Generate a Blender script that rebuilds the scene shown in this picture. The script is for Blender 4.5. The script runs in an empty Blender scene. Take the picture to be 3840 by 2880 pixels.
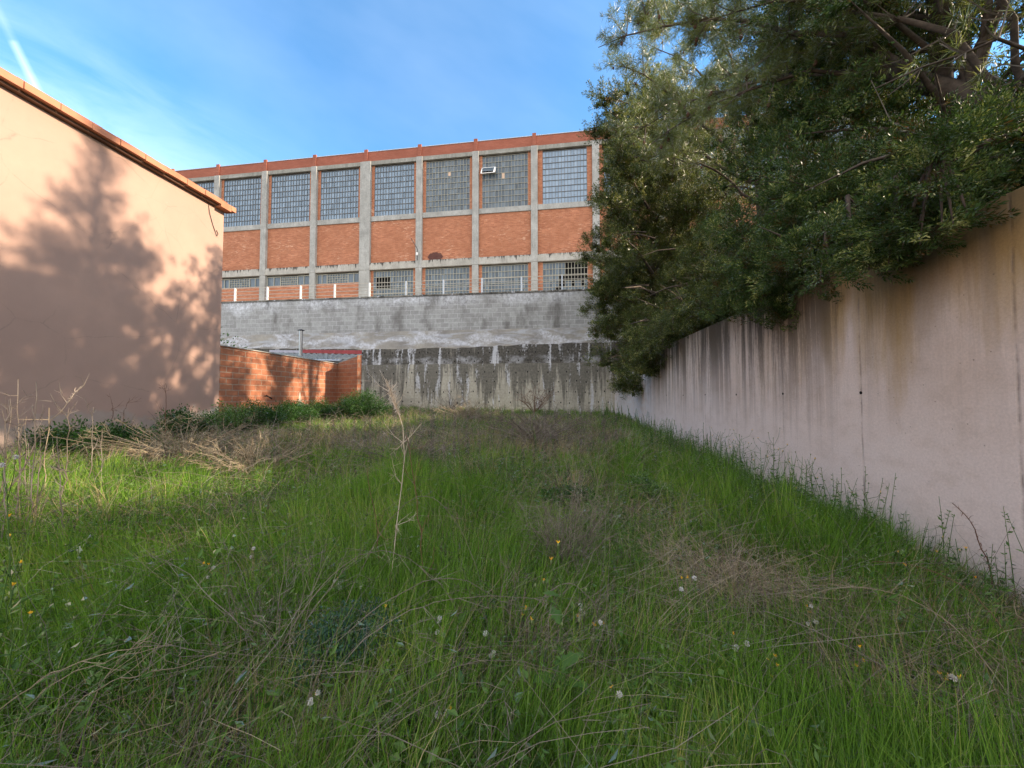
import bpy, math, random
import numpy as np
from mathutils import Vector, Matrix
rng = np.random.default_rng(7)
random.seed(7)
R = math.radians
S = bpy.context.scene
COL = S.collection
E = 1.6                                   # eye height; the z values below are written relative to the eye
UA = np.array([math.sin(R(6)), math.cos(R(6))])      # direction of the side walls (a)
VA = np.array([math.cos(R(6)), -math.sin(R(6))])     # to the right of it (v)
def xy(a, v): return a*UA + v*VA
def P(a, v, z=0.0):
    q = xy(a, v); return Vector((q[0], q[1], z+E))
def to_av(x, y): return x*UA[0]+y*UA[1], x*VA[0]+y*VA[1]

# ------------------------------------------------------------------ camera
cam = bpy.data.cameras.new('camera'); co = bpy.data.objects.new('camera', cam); COL.objects.link(co)
co.location = (0, 0, E); co.rotation_euler = (R(92.0), 0, 0)
cam.lens = 13.0; cam.sensor_width = 36.0; cam.clip_start = 0.05; cam.clip_end = 3000
S.camera = co
# ------------------------------------------------------------------ sun and sky
Q, EL = -0.015, 0.50                        # sun: along-wall share and rise per metre towards the sun
sv = xy(Q, 1.0); sdir = Vector((sv[0], sv[1], EL)).normalized()
elev = math.asin(sdir.z); azim = math.atan2(sdir.x, sdir.y)
sl = bpy.data.lights.new('sun', 'SUN'); sl.energy = 4.0; sl.angle = R(0.55); sl.color = (1.0, 0.80, 0.60)
so = bpy.data.objects.new('sun', sl); COL.objects.link(so)
so.rotation_euler = sdir.to_track_quat('Z', 'Y').to_euler(); so.location = (30, 0, 30)
S.view_settings.view_transform = 'Standard'; S.view_settings.look = 'None'
S.view_settings.exposure = 1.48; S.view_settings.gamma = 1.0
S.render.engine = 'CYCLES'
S.cycles.max_bounces = 7; S.cycles.diffuse_bounces = 4; S.cycles.transparent_max_bounces = 4
S.cycles.use_denoising = True; S.cycles.denoising_input_passes = 'RGB_ALBEDO_NORMAL'

def sock(nt, s, v):
    if isinstance(v, bpy.types.NodeSocket): nt.links.new(v, s)
    else: s.default_value = v
def N(nt, typ, ins=None, **attrs):
    n = nt.nodes.new(typ)
    for k, v in attrs.items(): setattr(n, k, v)
    for k, v in (ins or {}).items(): sock(nt, n.inputs[k], v)
    return n
def math_(nt, op, a, b=0.0, c=0.0, clamp=False):
    return N(nt, 'ShaderNodeMath', {0: a, 1: b, 2: c}, operation=op, use_clamp=clamp).outputs[0]
def mix(nt, f, a, b, mode='MIX'):
    return N(nt, 'ShaderNodeMix', {0: f, 6: a, 7: b}, data_type='RGBA', blend_type=mode).outputs[2]
def C4(c): return (c[0], c[1], c[2], 1.0)
def ramp(nt, f, stops, interp='LINEAR'):
    n = N(nt, 'ShaderNodeValToRGB', {0: f}); cr = n.color_ramp; cr.interpolation = interp
    while len(cr.elements) > 1: cr.elements.remove(cr.elements[-1])
    cr.elements[0].position = stops[0][0]; s0 = stops[0][1]
    cr.elements[0].color = C4(s0) if not isinstance(s0, (int, float)) else (s0, s0, s0, 1)
    for p, s in stops[1:]:
        e = cr.elements.new(p); e.color = C4(s) if not isinstance(s, (int, float)) else (s, s, s, 1)
    return n.outputs[0]
def noise(nt, vec, scale, detail=4, rough=0.55, dist=0.0):
    return N(nt, 'ShaderNodeTexNoise', {'Vector': vec, 'Scale': scale, 'Detail': detail, 'Roughness': rough, 'Distortion': dist}).outputs[0]
def scl(nt, vec, s, off=(0, 0, 0)):
    return N(nt, 'ShaderNodeMapping', {'Vector': vec, 'Scale': s, 'Location': off}).outputs[0]

w = bpy.data.worlds.new('World'); S.world = w; w.use_nodes = True
nt = w.node_tree; nt.nodes.clear()
sky = N(nt, 'ShaderNodeTexSky', sky_type='NISHITA', sun_disc=False, sun_elevation=elev, sun_rotation=azim, altitude=100, air_density=1.0, dust_density=0.25, ozone_density=3.0)
gen = N(nt, 'ShaderNodeTexCoord').outputs['Generated']
sx = N(nt, 'ShaderNodeSeparateXYZ', {0: gen})
yy = math_(nt, 'MAXIMUM', sx.outputs[1], 0.05)
tx = math_(nt, 'DIVIDE', sx.outputs[0], yy); tz = math_(nt, 'DIVIDE', sx.outputs[2], yy)
# thin cirrus sweeping up to the left, in sky direction space
uu = math_(nt, 'ADD', math_(nt, 'MULTIPLY', tx, 0.86), math_(nt, 'MULTIPLY', tz, -0.5))
vv = math_(nt, 'ADD', math_(nt, 'MULTIPLY', tx, 0.5), math_(nt, 'MULTIPLY', tz, 0.86))
cv = N(nt, 'ShaderNodeCombineXYZ', {0: uu, 1: vv, 2: 0.0}).outputs[0]
cn = noise(nt, scl(nt, cv, (1.6, 7.0, 1)), 1.0, 6, 0.6, 0.6)
d = math_(nt, 'ABSOLUTE', math_(nt, 'ADD', vv, 0.02))
band = ramp(nt, d, [(0.0, 1.0), (0.16, 0.35), (0.34, 0.0)])
cl = math_(nt, 'MULTIPLY', ramp(nt, cn, [(0.36, 0.0), (0.72, 1.0)]), band)
left = ramp(nt, math_(nt, 'MULTIPLY', tx, -1.0), [(0.25, 0.0), (0.6, 1.0)])
cl = math_(nt, 'MULTIPLY', cl, left)
cd = math_(nt, 'ABSOLUTE', math_(nt, 'SUBTRACT', math_(nt, 'ADD', math_(nt, 'MULTIPLY', tx, 1.9), tz), -1.657))
con = math_(nt, 'MULTIPLY', ramp(nt, cd, [(0.0, 0.3), (0.035, 0.0)]), ramp(nt, tz, [(0.80, 0.0), (0.86, 1.0), (0.99, 1.0), (1.0, 0.3)]))
cl2 = math_(nt, 'ADD', math_(nt, 'MULTIPLY', cl, 0.42), con, clamp=True)
soft = math_(nt, 'MULTIPLY', noise(nt, scl(nt, cv, (1.2, 2.4, 1)), 1.6, 4, 0.5), 0.16)
skyc = N(nt, 'ShaderNodeHueSaturation', {'Hue': 0.492, 'Saturation': 1.27, 'Value': 1.12, 'Color': sky.outputs[0]}).outputs[0]
skyc = mix(nt, math_(nt, 'MULTIPLY', math_(nt, 'ADD', cl2, soft, clamp=True), 0.8), skyc, (7.0, 7.6, 8.8, 1))
# unseen bright cloud, added behind the camera to brighten the shaded fronts
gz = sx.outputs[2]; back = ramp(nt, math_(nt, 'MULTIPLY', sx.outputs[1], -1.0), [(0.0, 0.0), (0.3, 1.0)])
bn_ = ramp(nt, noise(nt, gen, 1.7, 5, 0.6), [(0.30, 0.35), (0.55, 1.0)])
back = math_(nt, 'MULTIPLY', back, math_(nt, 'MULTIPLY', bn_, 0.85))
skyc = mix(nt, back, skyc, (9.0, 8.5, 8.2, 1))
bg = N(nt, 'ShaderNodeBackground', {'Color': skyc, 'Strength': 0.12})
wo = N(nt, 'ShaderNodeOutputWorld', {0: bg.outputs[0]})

# ------------------------------------------------------------------ mesh helpers
def np_mesh(name, V, F, mats, smooth=False, mi=None, parent=None):
    V = np.asarray(V, dtype=np.float32).reshape(-1, 3); F = np.asarray(F, dtype=np.int32)
    me = bpy.data.meshes.new(name); nf, k = F.shape
    me.vertices.add(len(V)); me.vertices.foreach_set('co', V.ravel())
    me.loops.add(nf*k); me.loops.foreach_set('vertex_index', F.ravel())
    me.polygons.add(nf); me.polygons.foreach_set('loop_start', np.arange(0, nf*k, k, dtype=np.int32))
    if mi is not None: me.polygons.foreach_set('material_index', np.asarray(mi, dtype=np.int32))
    me.polygons.foreach_set('use_smooth', np.full(nf, smooth))
    me.update(calc_edges=True); me.validate()
    for m in (mats if isinstance(mats, (list, tuple)) else [mats]): me.materials.append(m)
    o = bpy.data.objects.new(name, me); COL.objects.link(o)
    if parent: o.parent = parent
    return o
BOXF = np.array([[0, 3, 2, 1], [4, 5, 6, 7], [0, 1, 5, 4], [1, 2, 6, 5], [2, 3, 7, 6], [3, 0, 4, 7]])
class MB:
    """collects shapes, then links them as ONE mesh object"""
    def __init__(s): s.V = []; s.F = []; s.M = []; s.n = 0
    def add(s, V, F, m=0):
        V = np.asarray(V, float).reshape(-1, 3)
        for f in F: s.F.append([int(i)+s.n for i in f]); s.M.append(m)
        s.V.append(V); s.n += len(V); return s
    def box(s, x0, x1, y0, y1, z0, z1, m=0):
        return s.add([(x0, y0, z0), (x1, y0, z0), (x1, y1, z0), (x0, y1, z0), (x0, y0, z1), (x1, y0, z1), (x1, y1, z1), (x0, y1, z1)], BOXF, m)
    def prism(s, top, bot, m=0):
        n = len(top); F = [list(range(n)), list(range(2*n-1, n-1, -1))] + [[i, i+n, (i+1) % n+n, (i+1) % n] for i in range(n)]
        return s.add(list(top)+list(bot), F, m)
    def tube(s, pts, rad, n=8, m=0, cap=True):
        V, F = tubes(np.array([pts], float), np.array([rad], float), n); s.add(V, F, m)
        if cap: s.add(V[:n], [list(range(n))], m); s.add(V[-n:], [list(range(n))], m)
        return s
    def ball(s, c, r, m=0, nu=8, nv=6, sq=(1, 1, 1)):
        V = []; F = []
        for i in range(nv+1):
            t = math.pi*i/nv
            for j in range(nu):
                p = 2*math.pi*j/nu
                V.append((c[0]+r*sq[0]*math.sin(t)*math.cos(p), c[1]+r*sq[1]*math.sin(t)*math.sin(p), c[2]+r*sq[2]*math.cos(t)))
        for i in range(nv):
            for j in range(nu):
                F.append([i*nu+j, (i+1)*nu+j, (i+1)*nu+(j+1) % nu, i*nu+(j+1) % nu])
        return s.add(V, F, m)
    def build(s, name, mats, parent=None, smooth=False, bevel=0):
        me = bpy.data.meshes.new(name); me.from_pydata(np.concatenate(s.V).tolist(), [], s.F); 
        for m in (mats if isinstance(mats, (list, tuple)) else [mats]): me.materials.append(m)
        me.polygons.foreach_set('material_index', s.M); me.polygons.foreach_set('use_smooth', [smooth]*len(s.F)); me.update()
        o = bpy.data.objects.new(name, me); COL.objects.link(o)
        if parent: o.parent = parent
        if bevel:
            b = o.modifiers.new('bevel', 'BEVEL'); b.width = bevel; b.segments = 2; b.limit_method = 'ANGLE'
        return o
def norm(v): return v/np.maximum(np.linalg.norm(v, axis=-1, keepdims=True), 1e-9)
def tubes(Pts, Rad, sides=3):
    """Pts (N,S,3), Rad (N,S) -> verts, quads"""
    Nn, Sg, _ = Pts.shape
    T = np.gradient(Pts, axis=1); T = norm(T)
    ref = np.where(np.abs(T[..., 2:3]) > 0.9, np.array([1.0, 0, 0]), np.array([0, 0, 1.0]))
    A = norm(np.cross(T, ref)); B = np.cross(T, A)
    ang = np.arange(sides)*2*math.pi/sides
    V = Pts[:, :, None, :] + Rad[:, :, None, None]*(A[:, :, None, :]*np.cos(ang)[None, None, :, None]+B[:, :, None, :]*np.sin(ang)[None, None, :, None])
    i = np.arange(Nn)[:, None, None]*Sg*sides; j = np.arange(Sg-1)[None, :, None]*sides; k = np.arange(sides)[None, None, :]; k2 = (k+1) % sides
    F = np.stack([i+j+k, i+j+k2, i+j+sides+k2, i+j+sides+k], -1).reshape(-1, 4)
    return V.reshape(-1, 3), F
def blades(base, d, length, width, bend, nseg=3, face=None, tipw=0.08):
    """curved tapering ribbons. base (N,3), d (N,3) start direction, bend (N,3) added with t^2"""
    n = len(base); t = np.linspace(0, 1, nseg+1)
    c = base[:, None, :] + length[:, None, None]*(d[:, None, :]*t[None, :, None] + bend[:, None, :]*(t**2)[None, :, None])
    if face is None:
        th = rng.uniform(0, 2*math.pi, n); face = np.stack([np.cos(th), np.sin(th), 0*th], -1)
    wd = width[:, None]*np.maximum(1-t**1.6, tipw)[None, :]*0.5
    L = c - face[:, None, :]*wd[:, :, None]; Rr = c + face[:, None, :]*wd[:, :, None]
    V = np.stack([L, Rr], 2).reshape(-1, 3)
    i = np.arange(n)[:, None]*(nseg+1)*2; j = np.arange(nseg)[None, :]*2
    F = np.stack([i+j, i+j+1, i+j+3, i+j+2], -1).reshape(-1, 4)
    return V, F
def leaves(pos, axis, length, width, fold=0.25):
    """kite shaped leaves of two triangles folded on the midrib -> quads"""
    n = len(pos); ax = norm(axis); r = norm(rng.normal(size=(n, 3))); side = norm(np.cross(ax, r)); up = np.cross(side, ax)
    L = length[:, None]; W = width[:, None]
    v0 = pos; v1 = pos+ax*L*0.45+side*W*0.5+up*W*fold; v2 = pos+ax*L; v3 = pos+ax*L*0.45-side*W*0.5+up*W*fold
    V = np.stack([v0, v1, v2, v3], 1).reshape(-1, 3); F = np.arange(n*4).reshape(-1, 4)
    return V, F
def join(parts):
    V = []; F = []; n = 0
    for v, f in parts: V.append(v); F.append(f+n); n += len(v)
    return np.concatenate(V), np.concatenate(F)
def tag(o, label=None, cat=None, group=None, kind=None):
    if label: o['label'] = label
    if cat: o['category'] = cat
    if group: o['group'] = group
    if kind: o['kind'] = kind
    return o
def empty(name, loc=(0, 0, 0), rz=0.0):
    o = bpy.data.objects.new(name, None); COL.objects.link(o); o.location = loc; o.rotation_euler = (0, 0, rz); o.empty_display_size = 0.3
    return o
ROT = R(84)                               # local x along the side walls, local y = -v

# ------------------------------------------------------------------ materials
def new_mat(name):
    m = bpy.data.materials.new(name); m.use_nodes = True; nt = m.node_tree; nt.nodes.clear(); return m, nt
def finish(m, nt, color, rough=0.9, bump=None, bstr=0.3, bdist=0.01, metal=0.0, spec=0.3, **extra):
    b = N(nt, 'ShaderNodeBsdfPrincipled', {'Base Color': color, 'Roughness': rough, 'Metallic': metal, 'Specular IOR Level': spec})
    for k, v in extra.items(): sock(nt, b.inputs[k], v)
    if bump is not None:
        bn = N(nt, 'ShaderNodeBump', {'Height': bump, 'Strength': bstr, 'Distance': bdist}); nt.links.new(bn.outputs[0], b.inputs['Normal'])
    N(nt, 'ShaderNodeOutputMaterial', {0: b.outputs[0]}); return m
def ocoord(nt): return N(nt, 'ShaderNodeTexCoord').outputs['Object']
def simple(name, c, rough=0.8, var=0.15, sc=6.0, metal=0.0, spec=0.3, bstr=0.15):
    m, nt = new_mat(name); oc = ocoord(nt); n1 = noise(nt, oc, sc, 6, 0.6)
    col = ramp(nt, n1, [(0.3, [x*(1-var) for x in c]), (0.7, [min(1, x*(1+var)) for x in c])])
    return finish(m, nt, col, rough, n1, bstr, 0.01, metal, spec)
def leaf_mat(name, stops, trans=0.35, rough=0.55, posscale=0.9, tcol=None, gloss=0.06, island=0.6):
    m, nt = new_mat(name)
    geo = N(nt, 'ShaderNodeNewGeometry'); rp = geo.outputs['Random Per Island']
    pn = noise(nt, geo.outputs['Position'], posscale, 3, 0.6)
    pn = ramp(nt, pn, [(0.34, 0.0), (0.66, 1.0)])
    f = math_(nt, 'ADD', math_(nt, 'MULTIPLY', rp, island), math_(nt, 'MULTIPLY', pn, 1-island))
    col = ramp(nt, f, stops)
    df = N(nt, 'ShaderNodeBsdfDiffuse', {'Color': col})
    tc = mix(nt, 1.0, col, C4(tcol or (1.0, 1.0, 0.55)), 'MULTIPLY')
    tr = N(nt, 'ShaderNodeBsdfTranslucent', {'Color': tc})
    s1 = N(nt, 'ShaderNodeMixShader', {0: trans, 1: df.outputs[0], 2: tr.outputs[0]})
    gl = N(nt, 'ShaderNodeBsdfGlossy', {'Color': (1, 1, 1, 1), 'Roughness': rough})
    fr = N(nt, 'ShaderNodeFresnel', {0: 1.35})
    s2 = N(nt, 'ShaderNodeMixShader', {0: math_(nt, 'MULTIPLY', fr.outputs[0], gloss*4, clamp=True), 1: s1.outputs[0], 2: gl.outputs[0]})
    N(nt, 'ShaderNodeOutputMaterial', {0: s2.outputs[0]}); return m

M = {}
M['grass'] = leaf_mat('grass_green', [(0.05, (0.05, 0.105, 0.018)), (0.4, (0.105, 0.23, 0.028)), (0.75, (0.19, 0.36, 0.05)), (0.97, (0.38, 0.40, 0.12))], 0.4, 0.6, 0.7, (1.0, 1.0, 0.35), 0.02)
M['drygrass'] = leaf_mat('grass_dry', [(0.05, (0.16, 0.125, 0.07)), (0.5, (0.34, 0.28, 0.14)), (0.95, (0.55, 0.48, 0.25))], 0.35, 0.6, 1.0, (1, 0.9, 0.6))
M['straw'] = leaf_mat('straw', [(0.05, (0.12, 0.095, 0.06)), (0.5, (0.26, 0.21, 0.14)), (0.95, (0.45, 0.385, 0.27))], 0.1, 0.6, 1.0, (1, 0.9, 0.6))
M['twig'] = leaf_mat('dead_twig', [(0.05, (0.06, 0.05, 0.04)), (0.5, (0.155, 0.13, 0.105)), (0.95, (0.31, 0.275, 0.23))], 0.0, 0.6, 1.5)
M['redtwig'] = leaf_mat('red_brown_stem', [(0.05, (0.09, 0.045, 0.028)), (0.9, (0.20, 0.11, 0.07))], 0.0, 0.6, 1.5)
M['pale'] = leaf_mat('pale_seed', [(0.05, (0.42, 0.34, 0.25)), (0.9, (0.72, 0.63, 0.52))], 0.3, 0.6, 2.0, (1, .95, .85))
M['white'] = leaf_mat('white_pappus', [(0.05, (0.6, 0.58, 0.54)), (0.9, (0.8, 0.78, 0.74))], 0.3, 0.6, 2.0, (1, 1, 1))
M['yellow'] = leaf_mat('yellow_petal', [(0.05, (0.72, 0.36, 0.02)), (0.9, (0.85, 0.55, 0.04))], 0.2, 0.6, 2.0, (1, .9, .4))
M['weed'] = leaf_mat('weed_leaf', [(0.05, (0.045, 0.10, 0.025)), (0.5, (0.09, 0.18, 0.045)), (0.95, (0.17, 0.27, 0.08))], 0.35, 0.45, 2.0)
M['bluew'] = leaf_mat('blue_green_leaf', [(0.05, (0.03, 0.075, 0.05)), (0.9, (0.07, 0.15, 0.10))], 0.3, 0.45, 2.0)
M['bush'] = leaf_mat('bush_leaf', [(0.05, (0.018, 0.055, 0.012)), (0.5, (0.04, 0.11, 0.022)), (0.95, (0.09, 0.19, 0.04))], 0.35, 0.4, 1.5, (1, 1, .4))
M['cyp'] = leaf_mat('cypress_leaf', [(0.02, (0.15, 0.08, 0.03)), (0.2, (0.075, 0.065, 0.02)), (0.38, (0.040, 0.075, 0.022)), (0.62, (0.07, 0.125, 0.035)), (0.8, (0.20, 0.25, 0.07)), (0.97, (0.55, 0.54, 0.22))], 0.34, 0.5, 3.2, (1, 1, .45), 0.03, 0.33)  # palest stops put sunlit highlights into the leaf colour
M['cyp2'] = leaf_mat('cypress_leaf_olive', [(0.02, (0.15, 0.09, 0.035)), (0.25, (0.08, 0.075, 0.022)), (0.45, (0.055, 0.085, 0.024)), (0.65, (0.12, 0.15, 0.042)), (0.85, (0.34, 0.34, 0.12)), (0.98, (0.6, 0.56, 0.24))], 0.38, 0.5, 2.6, (1, 1, .45), 0.03, 0.36)  # pale upper stops paint sunlit highlights here too
M['pine'] = leaf_mat('pine_needle', [(0.02, (0.07, 0.07, 0.022)), (0.5, (0.13, 0.165, 0.05)), (0.97, (0.36, 0.38, 0.14))], 0.38, 0.4, 0.9, (1, 1, .5), 0.06, 0.5)
M['bark'] = simple('bark', (0.085, 0.065, 0.05), 0.95, 0.5, 9.0, bstr=0.6)
M['deadwood'] = simple('dead_wood', (0.16, 0.135, 0.11), 0.9, 0.25, 9.0)
M['cone'] = simple('pine_cone', (0.10, 0.05, 0.03), 0.9, 0.4, 60.0)
M['bud'] = simple('bud_orange', (0.45, 0.20, 0.08), 0.9, 0.3, 60.0)

def brick_mat(name, c1, c2, mortar, bw, bh, ms, pale=0.0, extra_dark=None, palecol=(.75, .5, .34), bstr=0.5, xyang=False):
    m, nt = new_mat(name); oc = ocoord(nt); s = N(nt, 'ShaderNodeSeparateXYZ', {0: oc})
    bx = math_(nt, 'ADD', s.outputs[0], s.outputs[1])
    jit = noise(nt, oc, 1.3, 3, 0.6)
    zz = math_(nt, 'ADD', s.outputs[2], math_(nt, 'MULTIPLY', jit, bh*0.25))
    vec = N(nt, 'ShaderNodeCombineXYZ', {0: bx, 1: zz, 2: 0.0}).outputs[0]
    b = N(nt, 'ShaderNodeTexBrick', {'Vector': vec, 'Color1': C4(c1), 'Color2': C4(c2), 'Mortar': C4(mortar), 'Scale': 1.0, 'Mortar Size': ms, 'Mortar Smooth': 0.3, 'Bias': 0.0, 'Brick Width': bw, 'Row Height': bh})
    col = b.outputs[0]
    n1 = noise(nt, scl(nt, oc, (.5, .5, 1)), 0.7, 6, 0.7); n2 = noise(nt, oc, 14, 4, 0.6)
    col = mix(nt, ramp(nt, n1, [(0.38, 0.0), (0.66, 0.75)]), col, C4([x*0.62 for x in c1]))
    if pale:
        br = N(nt, 'ShaderNodeTexBrick', {'Vector': vec, 'Color1': (0, 0, 0, 1), 'Color2': (1, 1, 1, 1), 'Mortar': (0.3, 0.3, 0.3, 1), 'Scale': 1.0, 'Mortar Size': ms*.5, 'Brick Width': bw*2.2, 'Row Height': bh, 'Bias': -0.4}).outputs[0]
        patch = ramp(nt, noise(nt, oc, 0.55, 3, 0.5), [(0.48, 0.0), (0.7, 1.0)])
        fn = ramp(nt, noise(nt, scl(nt, oc, (1.5, 1.5, 9)), 1.6, 5, 0.7), [(0.55, 0.0), (0.68, 1.0)])
        f = math_(nt, 'MULTIPLY', math_(nt, 'MULTIPLY', fn, math_(nt, 'ADD', patch, 0.15, clamp=True)), pale)
        col = mix(nt, f, col, C4(palecol))
    col = mix(nt, 0.35, col, mix(nt, 1.0, col, ramp(nt, n2, [(0.3, 0.55), (0.7, 1.25)]), 'MULTIPLY'))
    if extra_dark: col = extra_dark(nt, oc, s, col)
    h = math_(nt, 'ADD', math_(nt, 'MULTIPLY', b.outputs[1], -1.0), math_(nt, 'MULTIPLY', n2, 0.3))
    return finish(m, nt, col, 0.9, h, bstr, 0.008)
def conc_mat(name, c, stain=0.0, sc=1.0, top=None, pale=(0.5, 0.49, 0.46)):
    m, nt = new_mat(name); oc = ocoord(nt)
    n1 = noise(nt, oc, 1.1*sc, 6, 0.65); n2 = noise(nt, oc, 9*sc, 5, 0.7); st = noise(nt, scl(nt, oc, (3.0, 3.0, 0.35)), 2.0*sc, 5, 0.65)
    col = ramp(nt, n1, [(0.3, [x*0.75 for x in c]), (0.55, c), (0.8, pale)])
    col = mix(nt, 0.5, col, mix(nt, 1.0, col, ramp(nt, n2, [(0.25, 0.5), (0.75, 1.3)]), 'MULTIPLY'))
    col = mix(nt, math_(nt, 'MULTIPLY', ramp(nt, st, [(0.5, 0.0), (0.72, 1.0)]), stain), col, (0.06, 0.058, 0.052, 1))
    if top:
        s = N(nt, 'ShaderNodeSeparateXYZ', {0: oc}); z0, z1 = top
        tt = math_(nt, 'DIVIDE', math_(nt, 'SUBTRACT', s.outputs[2], z0), z1-z0)
        sn = noise(nt, scl(nt, oc, (4.5, 4.5, 0.25)), 1.3, 4, 0.7)
        f = ramp(nt, math_(nt, 'ADD', tt, math_(nt, 'MULTIPLY', math_(nt, 'SUBTRACT', sn, 0.5), 2.6)), [(0.78, 0.0), (0.95, 1.0)])
        col = mix(nt, math_(nt, 'MULTIPLY', f, 0.9), col, (0.035, 0.03, 0.028, 1))
    return finish(m, nt, col, 0.92, n2, 0.35, 0.01)
M['conc'] = conc_mat('concrete_grey', (0.37, 0.365, 0.335), 0.25)
M['conc_beam'] = conc_mat('concrete_beam_stained', (0.42, 0.40, 0.35), 0.3, top=(11.25+E, 12.0+E))
M['conc_top'] = conc_mat('concrete_top_beam', (0.30, 0.29, 0.25), 0.35, top=(21.0+E, 21.75+E))
def fdark(nt, oc, s, col):
    dx = math_(nt, 'DIVIDE', math_(nt, 'SUBTRACT', s.outputs[0], -13.0), 0.95); dz = math_(nt, 'DIVIDE', math_(nt, 'SUBTRACT', s.outputs[2], 12.25+E), 0.55)
    r = math_(nt, 'ADD', math_(nt, 'MULTIPLY', dx, dx), math_(nt, 'MULTIPLY', dz, dz))
    r = math_(nt, 'ADD', r, math_(nt, 'MULTIPLY', noise(nt, oc, 4, 4, .6), 0.8))
    f = ramp(nt, r, [(0.85, 0.85), (1.35, 0.0)])
    return mix(nt, f, col, (0.05, 0.022, 0.025, 1))
M['fbrick'] = brick_mat('factory_brick', (0.54, 0.215, 0.11), (0.33, 0.105, 0.05), (0.36, 0.22, 0.15), 0.30, 0.085, 0.009, pale=1.0, extra_dark=fdark)
M['parapet'] = brick_mat('parapet_brick', (0.38, 0.125, 0.075), (0.31, 0.095, 0.055), (0.28, 0.12, 0.085), 0.30, 0.085, 0.008, pale=0.25)
def sdark(nt, oc, s, col):
    low = ramp(nt, math_(nt, 'ADD', s.outputs[2], math_(nt, 'MULTIPLY', noise(nt, oc, 2.5, 4, .6), 0.5)), [(0.0, 1.0), (1.0, 0.0)])
    return col
M['sbrick'] = brick_mat('shed_brick', (0.41, 0.165, 0.085), (0.29, 0.105, 0.058), (0.34, 0.26, 0.19), 0.42, 0.165, 0.016, pale=0.25, bstr=0.7)
M['render_grey'] = conc_mat('shed_plinth', (0.42, 0.38, 0.31), 0.2)
M['dark'] = simple('dark_opening', (0.006, 0.006, 0.007), 0.95, 0.1, bstr=0)
M['muntin'] = simple('muntin_beige', (0.33, 0.32, 0.26), 0.7, 0.15, 8.0)
M['muntin_grey'] = simple('muntin_grey', (0.15, 0.15, 0.145), 0.7, 0.15, 8.0)
M['whitemetal'] = simple('white_painted_metal', (0.72, 0.72, 0.70), 0.5, 0.1, 12.0)
M['galv'] = simple('galvanised_metal', (0.42, 0.45, 0.48), 0.45, 0.15, 14.0, metal=0.5)
M['railcol'] = simple('rail_tan', (0.45, 0.42, 0.36), 0.5, 0.15, 14.0, metal=0.2)
M['board'] = simple('pale_board', (0.62, 0.45, 0.33), 0.9, 0.1)
M['lampgrey'] = simple('lamp_housing', (0.05, 0.05, 0.055), 0.6, 0.1)
M['steel'] = simple('stainless_pipe', (0.45, 0.44, 0.42), 0.35, 0.15, 20.0, metal=0.8)
M['redpaint'] = simple('red_paint', (0.33, 0.055, 0.055), 0.7, 0.25, 5.0)
M['lilac'] = simple('faded_flashing', (0.42, 0.40, 0.45), 0.7, 0.15, 5.0)
M['corr'] = simple('corrugated_cement', (0.20, 0.21, 0.20), 0.9, 0.3, 5.0)
M['tile'] = simple('terracotta_coping', (0.42, 0.185, 0.105), 0.85, 0.18, 3.0)
M['tile2'] = simple('terracotta_roof_tile', (0.35, 0.125, 0.06), 0.85, 0.25, 5.0)
M['soffit'] = simple('soffit_dark', (0.16, 0.09, 0.06), 0.9, 0.2)
M['cable'] = simple('cable', (0.05, 0.045, 0.04), 0.8, 0.1)
def glass_mat(name, c0, c1, rough=0.12, spec=0.8):
    m, nt = new_mat(name); geo = N(nt, 'ShaderNodeNewGeometry'); oc = ocoord(nt)
    st = noise(nt, scl(nt, oc, (9, 9, 0.8)), 1.5, 4, 0.7)
    f = math_(nt, 'ADD', math_(nt, 'MULTIPLY', geo.outputs['Random Per Island'], 0.3), math_(nt, 'MULTIPLY', st, 0.75))
    col = ramp(nt, f, [(0.2, c0), (0.95, c1)])
    return finish(m, nt, col, rough, None, spec=spec)
M['glass'] = glass_mat('glass_blue_grey', (0.075, 0.12, 0.165), (0.30, 0.42, 0.54), 0.15, 0.5)
M['glass_dark'] = glass_mat('glass_dark_grey', (0.03, 0.045, 0.06), (0.20, 0.25, 0.29), 0.2, 0.35)
M['glass_bright'] = glass_mat('glass_bright_blue', (0.15, 0.22, 0.30), (0.33, 0.44, 0.55), 0.15, 0.6)

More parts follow.
